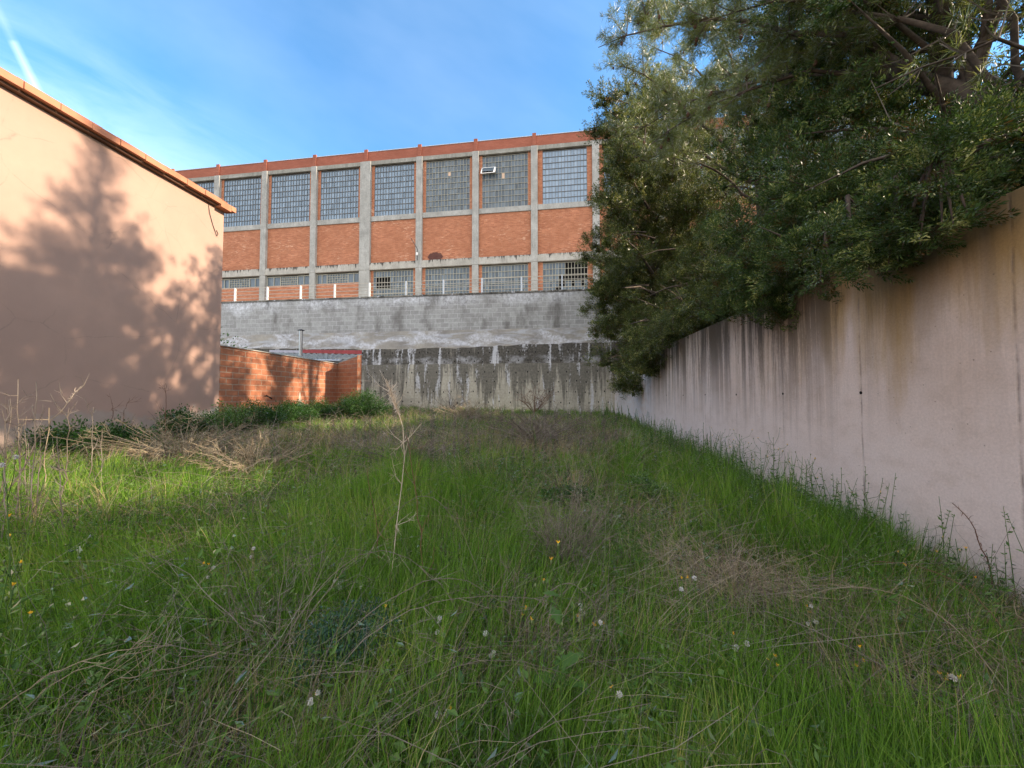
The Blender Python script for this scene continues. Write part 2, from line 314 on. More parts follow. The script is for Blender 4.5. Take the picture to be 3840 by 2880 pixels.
# left building plaster
def mk_plaster():
    m, nt = new_mat('peach_plaster'); oc = ocoord(nt); s = N(nt, 'ShaderNodeSeparateXYZ', {0: oc})
    n1 = noise(nt, oc, 0.5, 5, 0.6); n2 = noise(nt, oc, 30, 5, 0.7); n3 = noise(nt, oc, 2.2, 5, 0.65)
    col = ramp(nt, n1, [(0.3, (0.35, 0.23, 0.18)), (0.7, (0.41, 0.27, 0.21))])
    st = noise(nt, scl(nt, oc, (2.2, 2.2, 0.2)), 1.2, 5, 0.7)
    col = mix(nt, ramp(nt, st, [(0.55, 0.0), (0.8, 0.28)]), col, (0.34, 0.25, 0.19, 1))
    # grey patched render near the ground and towards the far corner
    x = s.outputs[0]; z = s.outputs[2]
    lim = math_(nt, 'ADD', math_(nt, 'MULTIPLY', n3, 1.0), math_(nt, 'MULTIPLY', n1, 0.7))
    zz = math_(nt, 'SUBTRACT', math_(nt, 'SUBTRACT', z, 0.30), lim)
    low = ramp(nt, zz, [(0.0, 1.0), (0.12, 0.0)])
    col = mix(nt, math_(nt, 'MULTIPLY', low, 0.6), col, ramp(nt, n3, [(0.35, (0.30, 0.25, 0.21)), (0.7, (0.40, 0.35, 0.29))]))
    # patched corner
    xr = math_(nt, 'SUBTRACT', x, 8.1); cz = math_(nt, 'ADD', xr, math_(nt, 'MULTIPLY', n3, 0.7))
    cor = math_(nt, 'MULTIPLY', ramp(nt, cz, [(0.3, 0.0), (0.42, 1.0)]), ramp(nt, math_(nt, 'ADD', z, n3), [(0.0, 1.0), (1.0, 1.0)]))
    z2 = ramp(nt, math_(nt, 'SUBTRACT', z, math_(nt, 'MULTIPLY', n3, 0.8)), [(0.85, 1.0), (0.95, 0.0)])
    col = mix(nt, math_(nt, 'MULTIPLY', math_(nt, 'MULTIPLY', cor, z2), 0.9), col, (0.45, 0.41, 0.33, 1))
    # cracks near the eave end
    top = ramp(nt, z, [(0.0, 0.0), (1.0, 1.0)])
    vor = N(nt, 'ShaderNodeTexVoronoi', {'Vector': scl(nt, oc, (1, 1, 1)), 'Scale': 1.1}, feature='DISTANCE_TO_EDGE').outputs[0]
    crk = math_(nt, 'MULTIPLY', ramp(nt, vor, [(0.0, 0.8), (0.012, 0.0)]), ramp(nt, math_(nt, 'ADD', x, math_(nt, 'MULTIPLY', z, 0.0)), [(0.0, 0.0), (1.0, 1.0)]))
    cm = math_(nt, 'MULTIPLY', math_(nt, 'GREATER_THAN', x, 7.0), math_(nt, 'GREATER_THAN', z, 5.2))
    col = mix(nt, math_(nt, 'MULTIPLY', crk, math_(nt, 'MULTIPLY', cm, 0.6)), col, (0.27, 0.22, 0.17, 1))
    dx = math_(nt, 'SUBTRACT', x, 7.7); dz = math_(nt, 'SUBTRACT', z, 6.2)
    rr = math_(nt, 'ADD', math_(nt, 'ADD', math_(nt, 'MULTIPLY', dx, dx), math_(nt, 'MULTIPLY', dz, dz)), math_(nt, 'MULTIPLY', n2, 0.05))
    col = mix(nt, ramp(nt, rr, [(0.014, 0.4), (0.024, 0.0)]), col, (0.6, 0.55, 0.45, 1))
    big = noise(nt, oc, 0.9, 3, 0.5)
    blot = noise(nt, scl(nt, oc, (1, 1, .6)), 1.7, 7, 0.72)
    col = mix(nt, ramp(nt, blot, [(0.42, 0.0), (0.62, 0.22)]), col, (0.30, 0.205, 0.165, 1))
    vs = N(nt, 'ShaderNodeTexVoronoi', {'Vector': mix(nt, 0.12, oc, N(nt, 'ShaderNodeTexNoise', {'Vector': oc, 'Scale': 3.0}).outputs[1]), 'Scale': 0.7}, feature='DISTANCE_TO_EDGE').outputs[0]
    col = mix(nt, math_(nt, 'MULTIPLY', ramp(nt, vs, [(0.0, 0.5), (0.006, 0.0)]), ramp(nt, blot, [(0.45, 0.0), (0.55, 1.0)])), col, (0.2, 0.15, 0.12, 1))
    h = math_(nt, 'ADD', math_(nt, 'MULTIPLY', n2, 0.25), math_(nt, 'MULTIPLY', big, 4.0))
    return finish(m, nt, col, 0.92, h, 0.25, 0.02)
M['plaster'] = mk_plaster()

WT = 1.66+E                               # top of the right wall
def mk_rwall():
    m, nt = new_mat('stained_concrete_wall'); oc = ocoord(nt); s = N(nt, 'ShaderNodeSeparateXYZ', {0: oc}); x = s.outputs[0]; z = s.outputs[2]
    n1 = noise(nt, oc, 0.7, 5, 0.6); n2 = noise(nt, oc, 45, 4, 0.75); n3 = noise(nt, scl(nt, oc, (1, 1, 1.4)), 3.0, 6, 0.65)
    col = ramp(nt, n1, [(0.3, (0.56, 0.44, 0.36)), (0.55, (0.66, 0.54, 0.465)), (0.75, (0.68, 0.585, 0.52))])
    low = ramp(nt, z, [(0.2, 0.6), (1.0, 0.0)])
    wv = ramp(nt, math_(nt, 'ADD', math_(nt, 'DIVIDE', z, 3.0), math_(nt, 'MULTIPLY', math_(nt, 'SUBTRACT', n3, .5), .25)), [(0.25, 1.0), (0.62, 0.0)])
    col = mix(nt, math_(nt, 'MULTIPLY', wv, 0.7), col, (0.69, 0.61, 0.57, 1))
    col = mix(nt, ramp(nt, n3, [(0.5, 0.0), (0.75, 0.4)]), col, (0.42, 0.335, 0.27, 1))
    t = math_(nt, 'DIVIDE', math_(nt, 'SUBTRACT', WT, z), 1.6)       # 0 at the top edge
    # ochre algae under the coping on the near half
    oc1 = noise(nt, scl(nt, oc, (1.6, 1, 0.25)), 1.2, 4, 0.6)
    och = ramp(nt, math_(nt, 'ADD', t, math_(nt, 'MULTIPLY', math_(nt, 'SUBTRACT', oc1, 0.5), -2.0)), [(0.22, 1.0), (0.85, 0.0)])
    near = ramp(nt, math_(nt, 'DIVIDE', x, 10.0), [(0.1, 0.2), (0.28, 0.6), (0.33, 1.0), (0.50, 1.0), (0.62, 0.3), (0.8, 0.0)])
    col = mix(nt, math_(nt, 'MULTIPLY', math_(nt, 'MULTIPLY', och, near), 0.95), col, (0.36, 0.225, 0.06, 1))
    och2 = ramp(nt, math_(nt, 'ADD', t, math_(nt, 'MULTIPLY', math_(nt, 'SUBTRACT', oc1, 0.5), -2.4)), [(0.0, 1.0), (1.1, 0.0)])
    col = mix(nt, math_(nt, 'MULTIPLY', och2, 0.35), col, (0.42, 0.29, 0.17, 1))
    # black run-off streaks, strongest a third of the way along
    st1 = noise(nt, scl(nt, oc, (1, 1, 0.03)), 6.5, 6, 0.85)
    st2 = noise(nt, scl(nt, oc, (1, 1, 0.03)), 2.1, 3, 0.6)
    brk = noise(nt, scl(nt, oc, (1, 1, 0.7)), 26.0, 4, 0.75)
    ln = noise(nt, scl(nt, oc, (1, 0, 0.0)), 5.0, 3, 0.8)
    fade = math_(nt, 'SUBTRACT', 1.15, math_(nt, 'DIVIDE', t, math_(nt, 'ADD', 0.25, math_(nt, 'MULTIPLY', ln, 1.9))))
    fade = math_(nt, 'MAXIMUM', math_(nt, 'MINIMUM', fade, 1.0), 0.0)
    stf = ramp(nt, math_(nt, 'ADD', math_(nt, 'ADD', st1, math_(nt, 'MULTIPLY', st2, 0.55)), math_(nt, 'MULTIPLY', brk, 0.14)), [(0.77, 0.0), (0.86, 1.0)])
    zone = ramp(nt, math_(nt, 'DIVIDE', x, 20.0), [(0.10, 0.15), (0.22, 0.2), (0.26, 0.5), (0.30, 1.0), (0.62, 1.0), (0.8, 0.7)])
    k = math_(nt, 'MULTIPLY', math_(nt, 'MULTIPLY', stf, fade), zone)
    col = mix(nt, math_(nt, 'MULTIPLY', k, 0.92), col, (0.035, 0.027, 0.022, 1))
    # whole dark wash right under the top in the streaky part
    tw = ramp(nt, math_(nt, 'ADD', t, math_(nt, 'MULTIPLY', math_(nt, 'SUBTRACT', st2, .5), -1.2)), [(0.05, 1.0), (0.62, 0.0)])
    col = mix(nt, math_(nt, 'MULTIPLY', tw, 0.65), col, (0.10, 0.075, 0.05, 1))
    # whitish peel at the far end
    pe = math_(nt, 'MULTIPLY', ramp(nt, math_(nt, 'DIVIDE', math_(nt, 'ADD', x, math_(nt, 'MULTIPLY', n3, 2.0)), 22.0), [(0.66, 0.0), (0.74, 1.0)]), ramp(nt, n3, [(0.46, 1.0), (0.52, 0.2)]))
    col = mix(nt, math_(nt, 'MULTIPLY', pe, 0.6), col, (0.60, 0.585, 0.58, 1))
    # formwork joints every 1.5 m
    pj = math_(nt, 'ABSOLUTE', math_(nt, 'SUBTRACT', math_(nt, 'PINGPONG', math_(nt, 'ADD', math_(nt, 'SUBTRACT', x, 4.85), math_(nt, 'MULTIPLY', math_(nt, 'SUBTRACT', noise(nt, scl(nt, oc, (0, 0, 1)), 1.2, 3, .5), .5), 0.05)), 0.75), 0.0))
    jl = math_(nt, 'MULTIPLY', ramp(nt, pj, [(0.0, 1.0), (0.02, 0.0)]), ramp(nt, noise(nt, oc, 4, 4, .7), [(0.40, 0.15), (0.6, 1.0)]))
    col = mix(nt, math_(nt, 'MULTIPLY', jl, 0.6), col, (0.17, 0.13, 0.11, 1))
    # grain and pits
    col = mix(nt, 0.5, col, mix(nt, 1.0, col, ramp(nt, n2, [(0.3, 0.72), (0.7, 1.2)]), 'MULTIPLY'))
    pit = N(nt, 'ShaderNodeTexVoronoi', {'Vector': oc, 'Scale': 9.0, 'Randomness': 1.0}).outputs['Distance']
    pf = ramp(nt, pit, [(0.035, 1.0), (0.07, 0.0)])
    col = mix(nt, math_(nt, 'MULTIPLY', pf, 0.55), col, (0.15, 0.12, 0.10, 1))
    h = math_(nt, 'SUBTRACT', math_(nt, 'ADD', math_(nt, 'MULTIPLY', n2, 0.35), math_(nt, 'MULTIPLY', n3, 0.6)), math_(nt, 'ADD', jl, math_(nt, 'MULTIPLY', pf, 0.6)))
    return finish(m, nt, col, 0.9, h, 0.45, 0.012)
M['rwall'] = mk_rwall()

def mk_block():
    m, nt = new_mat('grey_block_wall'); oc = ocoord(nt); s = N(nt, 'ShaderNodeSeparateXYZ', {0: oc}); z = s.outputs[2]
    vec = N(nt, 'ShaderNodeCombineXYZ', {0: s.outputs[0], 1: z, 2: 0.0}).outputs[0]
    b = N(nt, 'ShaderNodeTexBrick', {'Vector': vec, 'Color1': (0.36, 0.36, 0.345, 1), 'Color2': (0.28, 0.275, 0.265, 1), 'Mortar': (0.46, 0.46, 0.45, 1), 'Scale': 1.0, 'Mortar Size': 0.012, 'Brick Width': 0.56, 'Row Height': 0.285, 'Bias': 0.0, 'Mortar Smooth': 0.2})
    n1 = noise(nt, oc, 0.5, 5, 0.6); n2 = noise(nt, oc, 7, 5, 0.7); n3 = noise(nt, scl(nt, oc, (1, 1, 0.4)), 1.1, 5, 0.6)
    col = mix(nt, ramp(nt, n3, [(0.5, 0.0), (0.68, 0.75)]), b.outputs[0], (0.115, 0.105, 0.095, 1))
    top = ramp(nt, math_(nt, 'ADD', math_(nt, 'SUBTRACT', z, 6.48+E), math_(nt, 'MULTIPLY', math_(nt, 'SUBTRACT', n1, 0.5), 1.6)), [(0.0, 0.0), (0.1, 0.0)])
    zt = math_(nt, 'SUBTRACT', 6.48+E, z)
    effz = ramp(nt, math_(nt, 'ADD', zt, math_(nt, 'MULTIPLY', math_(nt, 'SUBTRACT', n1, .5), -2.4)), [(0.05, 1.0), (0.75, 0.0)])
    eff = math_(nt, 'MULTIPLY', effz, ramp(nt, n2, [(0.35, 0.2), (0.6, 1.0)]))
    col = mix(nt, math_(nt, 'MULTIPLY', eff, 0.9), col, (0.62, 0.63, 0.66, 1))
    st = noise(nt, scl(nt, oc, (1, 1, 0.12)), 2.4, 5, 0.7)
    drip = math_(nt, 'MULTIPLY', ramp(nt, st, [(0.56, 0.0), (0.68, 1.0)]), ramp(nt, zt, [(0.0, 1.0), (0.45, 0.45), (1.0, 0.0)]))
    col = mix(nt, math_(nt, 'MULTIPLY', drip, 0.8), col, (0.055, 0.05, 0.045, 1))
    col = mix(nt, 0.5, col, mix(nt, 1.0, col, ramp(nt, n2, [(0.3, 0.65), (0.7, 1.25)]), 'MULTIPLY'))
    return finish(m, nt, col, 0.92, math_(nt, 'ADD', math_(nt, 'MULTIPLY', b.outputs[1], -.7), n2), 0.4, 0.012)
M['block'] = mk_block()
def mk_efflo():
    m, nt = new_mat('efflorescence_band'); oc = ocoord(nt); s = N(nt, 'ShaderNodeSeparateXYZ', {0: oc}); z = s.outputs[2]
    n1 = noise(nt, scl(nt, oc, (0.5, 1, 1.2)), 0.9, 5, 0.55); n2 = noise(nt, oc, 8, 5, 0.7); n4 = noise(nt, scl(nt, oc, (0.5, 1, 3)), 1.5, 6, 0.65, 0.6)
    col = ramp(nt, noise(nt, oc, 0.8, 5, .6), [(0.35, (0.24, 0.225, 0.205)), (0.65, (0.36, 0.335, 0.29))])
    zz = math_(nt, 'SUBTRACT', z, 3.2+E)
    c = math_(nt, 'ABSOLUTE', math_(nt, 'SUBTRACT', math_(nt, 'ADD', zz, math_(nt, 'MULTIPLY', math_(nt, 'SUBTRACT', n1, .5), -3.2)), 0.40))
    wb = ramp(nt, c, [(0.06, 1.0), (0.20, 0.35), (0.36, 0.0)])
    col = mix(nt, ramp(nt, n4, [(0.48, 0.0), (0.66, 0.7)]), col, (0.46, 0.48, 0.53, 1))
    col = mix(nt, math_(nt, 'MULTIPLY', wb, ramp(nt, n2, [(0.35, 0.15), (0.6, 0.9)])), col, (0.58, 0.59, 0.63, 1))
    col = mix(nt, 0.4, col, mix(nt, 1.0, col, ramp(nt, n2, [(0.3, 0.7), (0.7, 1.2)]), 'MULTIPLY'))
    return finish(m, nt, col, 0.92, n2, 0.4, 0.012)
M['efflo'] = mk_efflo()
def mk_lower(name, ztop, depth, base, base2, dark):
    m, nt = new_mat(name); oc = ocoord(nt); s = N(nt, 'ShaderNodeSeparateXYZ', {0: oc}); z = s.outputs[2]
    n1 = noise(nt, oc, 0.5, 5, 0.6); n2 = noise(nt, oc, 8, 6, 0.75); n3 = noise(nt, scl(nt, oc, (0.6, 1, 5)), 1.4, 4, 0.6)
    col = ramp(nt, n1, [(0.3, base2), (0.6, base)])
    col = mix(nt, ramp(nt, n3, [(0.5, 0.0), (0.7, 0.35)]), col, (0.22, 0.205, 0.17, 1))
    t = math_(nt, 'DIVIDE', math_(nt, 'SUBTRACT', ztop, z), depth)
    st = noise(nt, scl(nt, oc, (1, 1, 0.06)), 1.25, 6, 0.78); sa = noise(nt, scl(nt, oc, (1, 1, 0.25)), 5.0, 5, 0.75)
    f = math_(nt, 'ADD', math_(nt, 'ADD', math_(nt, 'SUBTRACT', math_(nt, 'MULTIPLY', st, 3.4), 0.95), math_(nt, 'MULTIPLY', sa, 0.75)), math_(nt, 'MULTIPLY', t, -dark))
    df = ramp(nt, f, [(0.60, 0.0), (0.90, 1.0)])
    col = mix(nt, math_(nt, 'MULTIPLY', df, 0.85 if depth < 2 else 0.72), col, ramp(nt, n2, [(0.35, (0.022, 0.02, 0.018)), (0.68, (0.10, 0.093, 0.08))]))
    sw = noise(nt, scl(nt, oc, (1, 1, 0.1), (40, 0, 0)), 2.6, 5, 0.7)
    wf = ramp(nt, math_(nt, 'ADD', sw, math_(nt, 'MULTIPLY', n2, 0.3)), [(0.72, 0.0), (0.79, 1.0)])
    col = mix(nt, math_(nt, 'MULTIPLY', wf, 0.8), col, (0.56, 0.57, 0.60, 1))
    nb = noise(nt, scl(nt, oc, (1, 1, .5)), 3.0, 4, .6)
    bl = math_(nt, 'SUBTRACT', math_(nt, 'SUBTRACT', z, ztop-depth), math_(nt, 'MULTIPLY', nb, 0.55))
    M_ = ramp(nt, bl, [(-0.12+0.12, 1.0), (0.06+0.1, 0.0)]) if depth < 2 else 0.0
    if depth < 2: col = mix(nt, math_(nt, 'MULTIPLY', math_(nt, 'MULTIPLY', M_, ramp(nt, noise(nt, oc, 1.1, 5, .7), [(0.45, 0.0), (0.65, 1.0)])), 0.55), col, (0.52, 0.53, 0.55, 1))
    col = mix(nt, 0.5, col, mix(nt, 1.0, col, ramp(nt, n2, [(0.3, 0.6), (0.7, 1.25)]), 'MULTIPLY'))
    return finish(m, nt, col, 0.92, n2, 0.5, 0.015)
M['upperc'] = mk_lower('black_stained_concrete', 3.2+E, 1.1, (0.27, 0.25, 0.21), (0.15, 0.14, 0.12), -0.15)
M['lowerc'] = mk_lower('tan_stained_concrete', 2.05+E, 3.2, (0.46, 0.43, 0.35), (0.36, 0.335, 0.275), 0.8)

# ------------------------------------------------------------------ terrain
ga = np.array([-40, -3, 0, 3, 5, 7.5, 10, 12, 16, 22, 60.])
gr = np.array([-1.65, -1.66, -1.66, -1.66, -1.62, -1.56, -1.46, -1.38, -1.22, -1.05, -1.05])
gc = np.array([-1.6, -1.6, -1.58, -1.48, -1.38, -1.26, -1.16, -1.1, -1.0, -0.95, -0.95])
gl = np.array([-1.5, -1.4, -1.3, -1.2, -1.1, -1.0, -0.93, -0.88, -0.82, -0.8, -0.8])
def ground(x, y):
    a = x*UA[0]+y*UA[1]; v = x*VA[0]+y*VA[1]
    r, c, l = np.interp(a, ga, gr), np.interp(a, ga, gc), np.interp(a, ga, gl)
    t = np.clip((v+9)/9, 0, 1); z = np.where(v < 0, l+(c-l)*t, c+(r-c)*np.clip(v/3.7, 0, 1))
    z = z + 0.035*np.sin(x*1.7+y*0.6)*np.cos(y*1.1-x*0.4) + 0.02*np.sin(3.1*x-2.3*y)
    return z + E
gx = np.concatenate([np.array([-900, -300, -90, -40, -22]), np.arange(-16, 12.01, 0.35), np.array([18, 40, 90, 300, 900])])
gy = np.concatenate([np.array([-300, -90, -30, -12, -6]), np.arange(-3, 26.01, 0.35), np.array([34, 60, 120, 300, 1500])])
X, Y = np.meshgrid(gx, gy); Z = ground(X, Y)
V = np.stack([X, Y, Z], -1).reshape(-1, 3); nx, ny = len(gx), len(gy)
I, J = np.meshgrid(np.arange(nx-1), np.arange(ny-1)); b0 = (J*nx+I).ravel()
m, nt = new_mat('soil'); oc = ocoord(nt); n1 = noise(nt, oc, 1.4, 6, .65); n2 = noise(nt, oc, 22, 5, .7)
col = ramp(nt, n1, [(0.35, (0.025, 0.02, 0.014)), (0.6, (0.035, 0.036, 0.018)), (0.75, (0.07, 0.055, 0.035))])
M['soil'] = finish(m, nt, mix(nt, 1.0, col, ramp(nt, n2, [(0.3, .5), (.7, 1.4)]), 'MULTIPLY'), 0.95, n2, 0.8, 0.03)
g = np_mesh('ground', V, np.stack([b0, b0+1, b0+nx+1, b0+nx], -1), M['soil'], True); tag(g, kind='structure')

# ------------------------------------------------------------------ right concrete wall
rw = empty('concrete_wall', P(0, 3.7, -E), ROT)
tag(rw, 'tall pinkish concrete wall with black run-off streaks under the overhanging trees', 'wall')
mb = MB(); mb.box(-6, 22.15, -0.28, 0.0, -0.6, WT); mb.build('wall_panel', M['rwall'], rw, bevel=0.012)
# local y is -v, so the visible face is local y = 0 (v = 3.7)
for i, aa in enumerate([4.85, 6.35, 7.85, 9.35, 10.85, 12.35]):
    mb = MB(); z0 = E+0.05+0.01*math.sin(i*3)
    mb.tube([(aa, -0.02, z0), (aa, 0.004, z0)], [0.016, 0.019], 10); mb.build('tie_hole', M['dark'], rw)
# ------------------------------------------------------------------ left building
lb = empty('plastered_building', P(0, -9, -E), ROT)
tag(lb, 'peach plastered building with terracotta coping and tree shadow on its blank wall', 'building')
ZE = 5.13+E
mb = MB(); mb.box(-8, 9.2, 0, 9, -0.6, ZE); mb.build('wall', M['plaster'], lb, bevel=0.01)
mb = MB(); mb.box(-8, 9.16, -0.10, 9, ZE+0.003, ZE+0.05); mb.build('soffit', M['soffit'], lb)
mb = MB(); x = -8.0; k = 0
while x < 8.75:
    L_ = 0.47; dz = 0.006*math.sin(k*2.7); dy = 0.006*math.sin(k*1.9+1)
    mb.box(x, x+L_-0.007, -0.20+dy, 0.12, ZE+0.053+dz, ZE+0.19+dz); x += L_; k += 1
mb.box(x-0.02, x+0.30, -0.205, 0.12, ZE-0.01, ZE+0.17); mb.box(x+0.31, 9.38, -0.20, 0.12, ZE+0.04, ZE+0.18)
mb.build('coping', M['tile'], lb, bevel=0.008)
mb = MB(); x = -8.0; k = 0
while x < 9.1:
    dz = 0.005*math.sin(k*3.1)
    mb.prism([(x, -0.17, ZE+0.205+dz), (x+0.23, -0.17, ZE+0.205+dz), (x+0.23, 0.5, ZE+0.36+dz), (x, 0.5, ZE+0.36+dz)], [(x, -0.17, ZE+0.193), (x+0.23, -0.17, ZE+0.193), (x+0.23, 0.5, ZE+0.195), (x, 0.5, ZE+0.195)]); x += 0.238; k += 1
mb.build('roof_tile_edge', M['tile2'], lb)
mb = MB(); mb.prism([(-8, .502, ZE+.35), (9.3, .502, ZE+.35), (9.3, 9, ZE+1.1), (-8, 9, ZE+1.1)], [(-8, .502, ZE+.06), (9.3, .502, ZE+.06), (9.3, 9, ZE+.06), (-8, 9, ZE+.06)]); mb.build('roof', M['tile2'], lb)
mb = MB(); mb.tube([(8.72, -0.005, ZE-0.02), (8.75, -0.02, ZE-0.25), (8.85, -0.012, ZE-0.5), (8.98, -0.02, ZE-0.78), (9.02, -0.015, ZE-0.7), (8.97, -0.012, ZE-0.62)], [0.008]*6, 5); mb.build('cable', M['cable'], lb)

# ------------------------------------------------------------------ retaining wall
RD = np.array([0.992, -0.1236]); RP = np.array([5.98, 21.55]); rang = math.atan2(RD[1], RD[0])
rt = empty('retaining_wall', (RP[0], RP[1], 0), rang)
tag(rt, 'high retaining wall of grey blocks above black stained concrete with weep holes', 'retaining wall')
mb = MB(); mb.box(-48, 22, 0.35, 0.75, 4.19+E, 6.42+E); mb.build('block_wall', M['block'], rt)
mb = MB(); mb.box(-48, 22, 0.27, 0.80, 6.42+E, 6.50+E); mb.build('coping', M['upperc'], rt)
mb = MB(); mb.box(-48, 22, 0.30, 0.75, 2.0+E, 4.187+E); mb.build('rendered_band', M['efflo'], rt)
# wavy-topped black stained concrete
xs = np.arange(-48, 22.01, 0.4); tops = 3.12 + 0.10*np.sin(xs*0.27+1.9) + 0.03*np.sin(xs*2.1) + 0.025*rng.normal(size=len(xs))
Vv = []; Ff = []
for i, (x, t) in enumerate(zip(xs, tops)): Vv += [(x, 0.12, 2.03+E), (x, 0.14, t+E), (x, 0.30, t+0.03+E)]
for i in range(len(xs)-1):
    b = i*3; Ff += [[b, b+3, b+4, b+1], [b+1, b+4, b+5, b+2]]
mb = MB(); mb.add(Vv, Ff)
mb2 = MB(); mb2.box(-48, 22, 0.0, 0.5, -0.4, 2.03+E)
def holes(mbx, y, zs, mi):
    for z in zs:
        x = -21 + rng.uniform(0, .3)
        while x < 0.3:
            w_, h_ = 0.028, 0.045; zz = z+E+rng.uniform(-.05, .05)
            if rng.uniform() < 0.93: mbx.box(x-w_, x+w_, y-0.006, y+0.02, zz-h_, zz+h_, mi)
            x += 0.6+rng.uniform(-.14, .14)
holes(mb, 0.125, [2.75, 2.2], 1); holes(mb2, 0.0, [1.5, 0.92, 0.3, -0.32], 1)
mb.build('stained_upper_course', [M['upperc'], M['dark']], rt); mb2.build('lower_wall', [M['lowerc'], M['dark']], rt)
# terrace behind it
mb = MB(); mb.box(-60, 30, 0.76, 16, 6.0+E, 6.3+E); o = mb.build('terrace_path', M['conc']); o.location = (RP[0], RP[1], 0); o.rotation_euler.z = rang; tag(o, kind='structure')
# railing
rl = empty('terrace_railing', (RP[0], RP[1], 6.5+E), rang)
tag(rl, 'metal railing with white and grey posts along the top of the block wall', 'railing')
ps = [-32.6, -30.1, -27.7, -25.3, -22.85, -20.4, -17.95, -15.5, -13.0, -10.5, -8.0, -5.5, -3.0, -0.5, 2.0, 4.5]
for i, x in enumerate(ps):
    mb = MB(); mb.box(x-0.045, x+0.045, 0.5, 0.53, 0, 0.98); mb.box(x-0.045, x+0.045, 0.57, 0.60, 0, 0.98); mb.box(x-.02, x+.02, .53, .57, .1, .9)
    mb.build('post', M['whitemetal'] if x < -15 else M['galv'], rl)
for z in (0.24, 0.48, 0.72, 0.95):
    mb = MB(); mb.tube([(-33, 0.55, z), (5, 0.55, z)], [0.019, 0.019], 8); mb.build('rail', M['railcol'], rl, True)

# ------------------------------------------------------------------ factory
FD = np.array([0.99, -0.139]); FP = np.array([6.16, 30.0]); fang = math.atan2(FD[1], FD[0])
fb = empty('factory_building', (FP[0], FP[1], 0), fang)
tag(fb, 'long red brick factory with concrete piers and tall gridded windows', 'building')
pil = [0.75-5.07*k for k in range(-4, 10)][::-1]
pil = [0.75-5.07*k for k in range(9, -5, -1)]
ZB, ZS0, ZS1, ZW1, ZT, ZTOP = 5.9+E, 15.75+E, 16.2+E, 20.75+E, 21.2+E, 22.1+E
F0, F1 = 11.3+E, 11.92+E
brick = MB(); par = MB()
x0, x1 = pil[0]-2.5, pil[-1]+2.5
par.box(x0, x1, 0.0, 0.35, ZT+0.02, ZTOP)
mb = MB(); mb.box(x0, x1, -0.04, 0.40, ZTOP+0.003, ZTOP+0.05); mb.build('parapet_capping', M['galv'], fb)
brick.box(x0, x1, 0.12, 0.3, F1, ZS0)
mbs = MB(); mbs.box(x0, x1, 0.03, 0.3, ZS0+.003, ZS1); mbs.build('sill_beam', M['conc'], fb)
mbs = MB(); mbs.box(x0, x1, -0.10, 0.3, F0, F1-.003); mbs.build('floor_beam', M['conc_beam'], fb)
mbs = MB(); mbs.box(x0, x1, -0.06, 0.3, ZW1+0.12, ZT+0.018); mbs.build('top_beam', M['conc_top'], fb)
for i, p in enumerate(pil):
    thick = abs(p-(0.75-5.07*4)) < 0.1
    hw = 0.50 if thick else 0.28
    mb = MB(); mb.box(p-hw, p+hw, -0.12, 0.3, ZB, F0-.003); mb.box(p-hw, p+hw, -0.14, 0.3, F0-.003+.001, ZT+0.0); mb.build('pilaster', M['conc'], fb, bevel=0.02)
    mb = MB(); mb.box(p-0.16, p+0.16, -0.09, 0.05, ZT+0.04, ZTOP+0.22); mb.build('parapet_pier', M['parapet'], fb)
def window(xa, xb, za, zb, cols, rows, gm, mm, dark=(), tilt=0.012, y=0.17, mw=0.022):
    V = []; F = []; n = 0; dx = (xb-xa)/cols; dz = (zb-za)/rows
    for r in range(rows):
        for c in range(cols):
            if (c, r) in dark: continue
            t = rng.normal(size=2)*tilt
            q = [(xa+c*dx, za+r*dz), (xa+(c+1)*dx, za+r*dz), (xa+(c+1)*dx, za+(r+1)*dz), (xa+c*dx, za+(r+1)*dz)]
            cx_, cz_ = xa+(c+.5)*dx, za+(r+.5)*dz
            V += [(a_, y+(a_-cx_)*t[0]+(b_-cz_)*t[1], b_) for a_, b_ in q]; F.append([n, n+1, n+2, n+3]); n += 4
    g = np_mesh('window', V, F, gm, parent=fb)
    mb = MB()
    for c in range(cols+1): mb.box(xa+c*dx-mw, xa+c*dx+mw, y-0.05, y-0.02, za, zb)
    for r in range(rows+1): mb.box(xa-mw, xb+mw, y-0.048, y-0.018, za+r*dz-mw, za+r*dz+mw)
    mb.build('window_frame', mm, g)
    if dark:
        mb = MB(); mb.box(xa, xb, y+0.2, y+0.22, za, zb); mb.build('dark_interior', M['dark'], g)
    return g
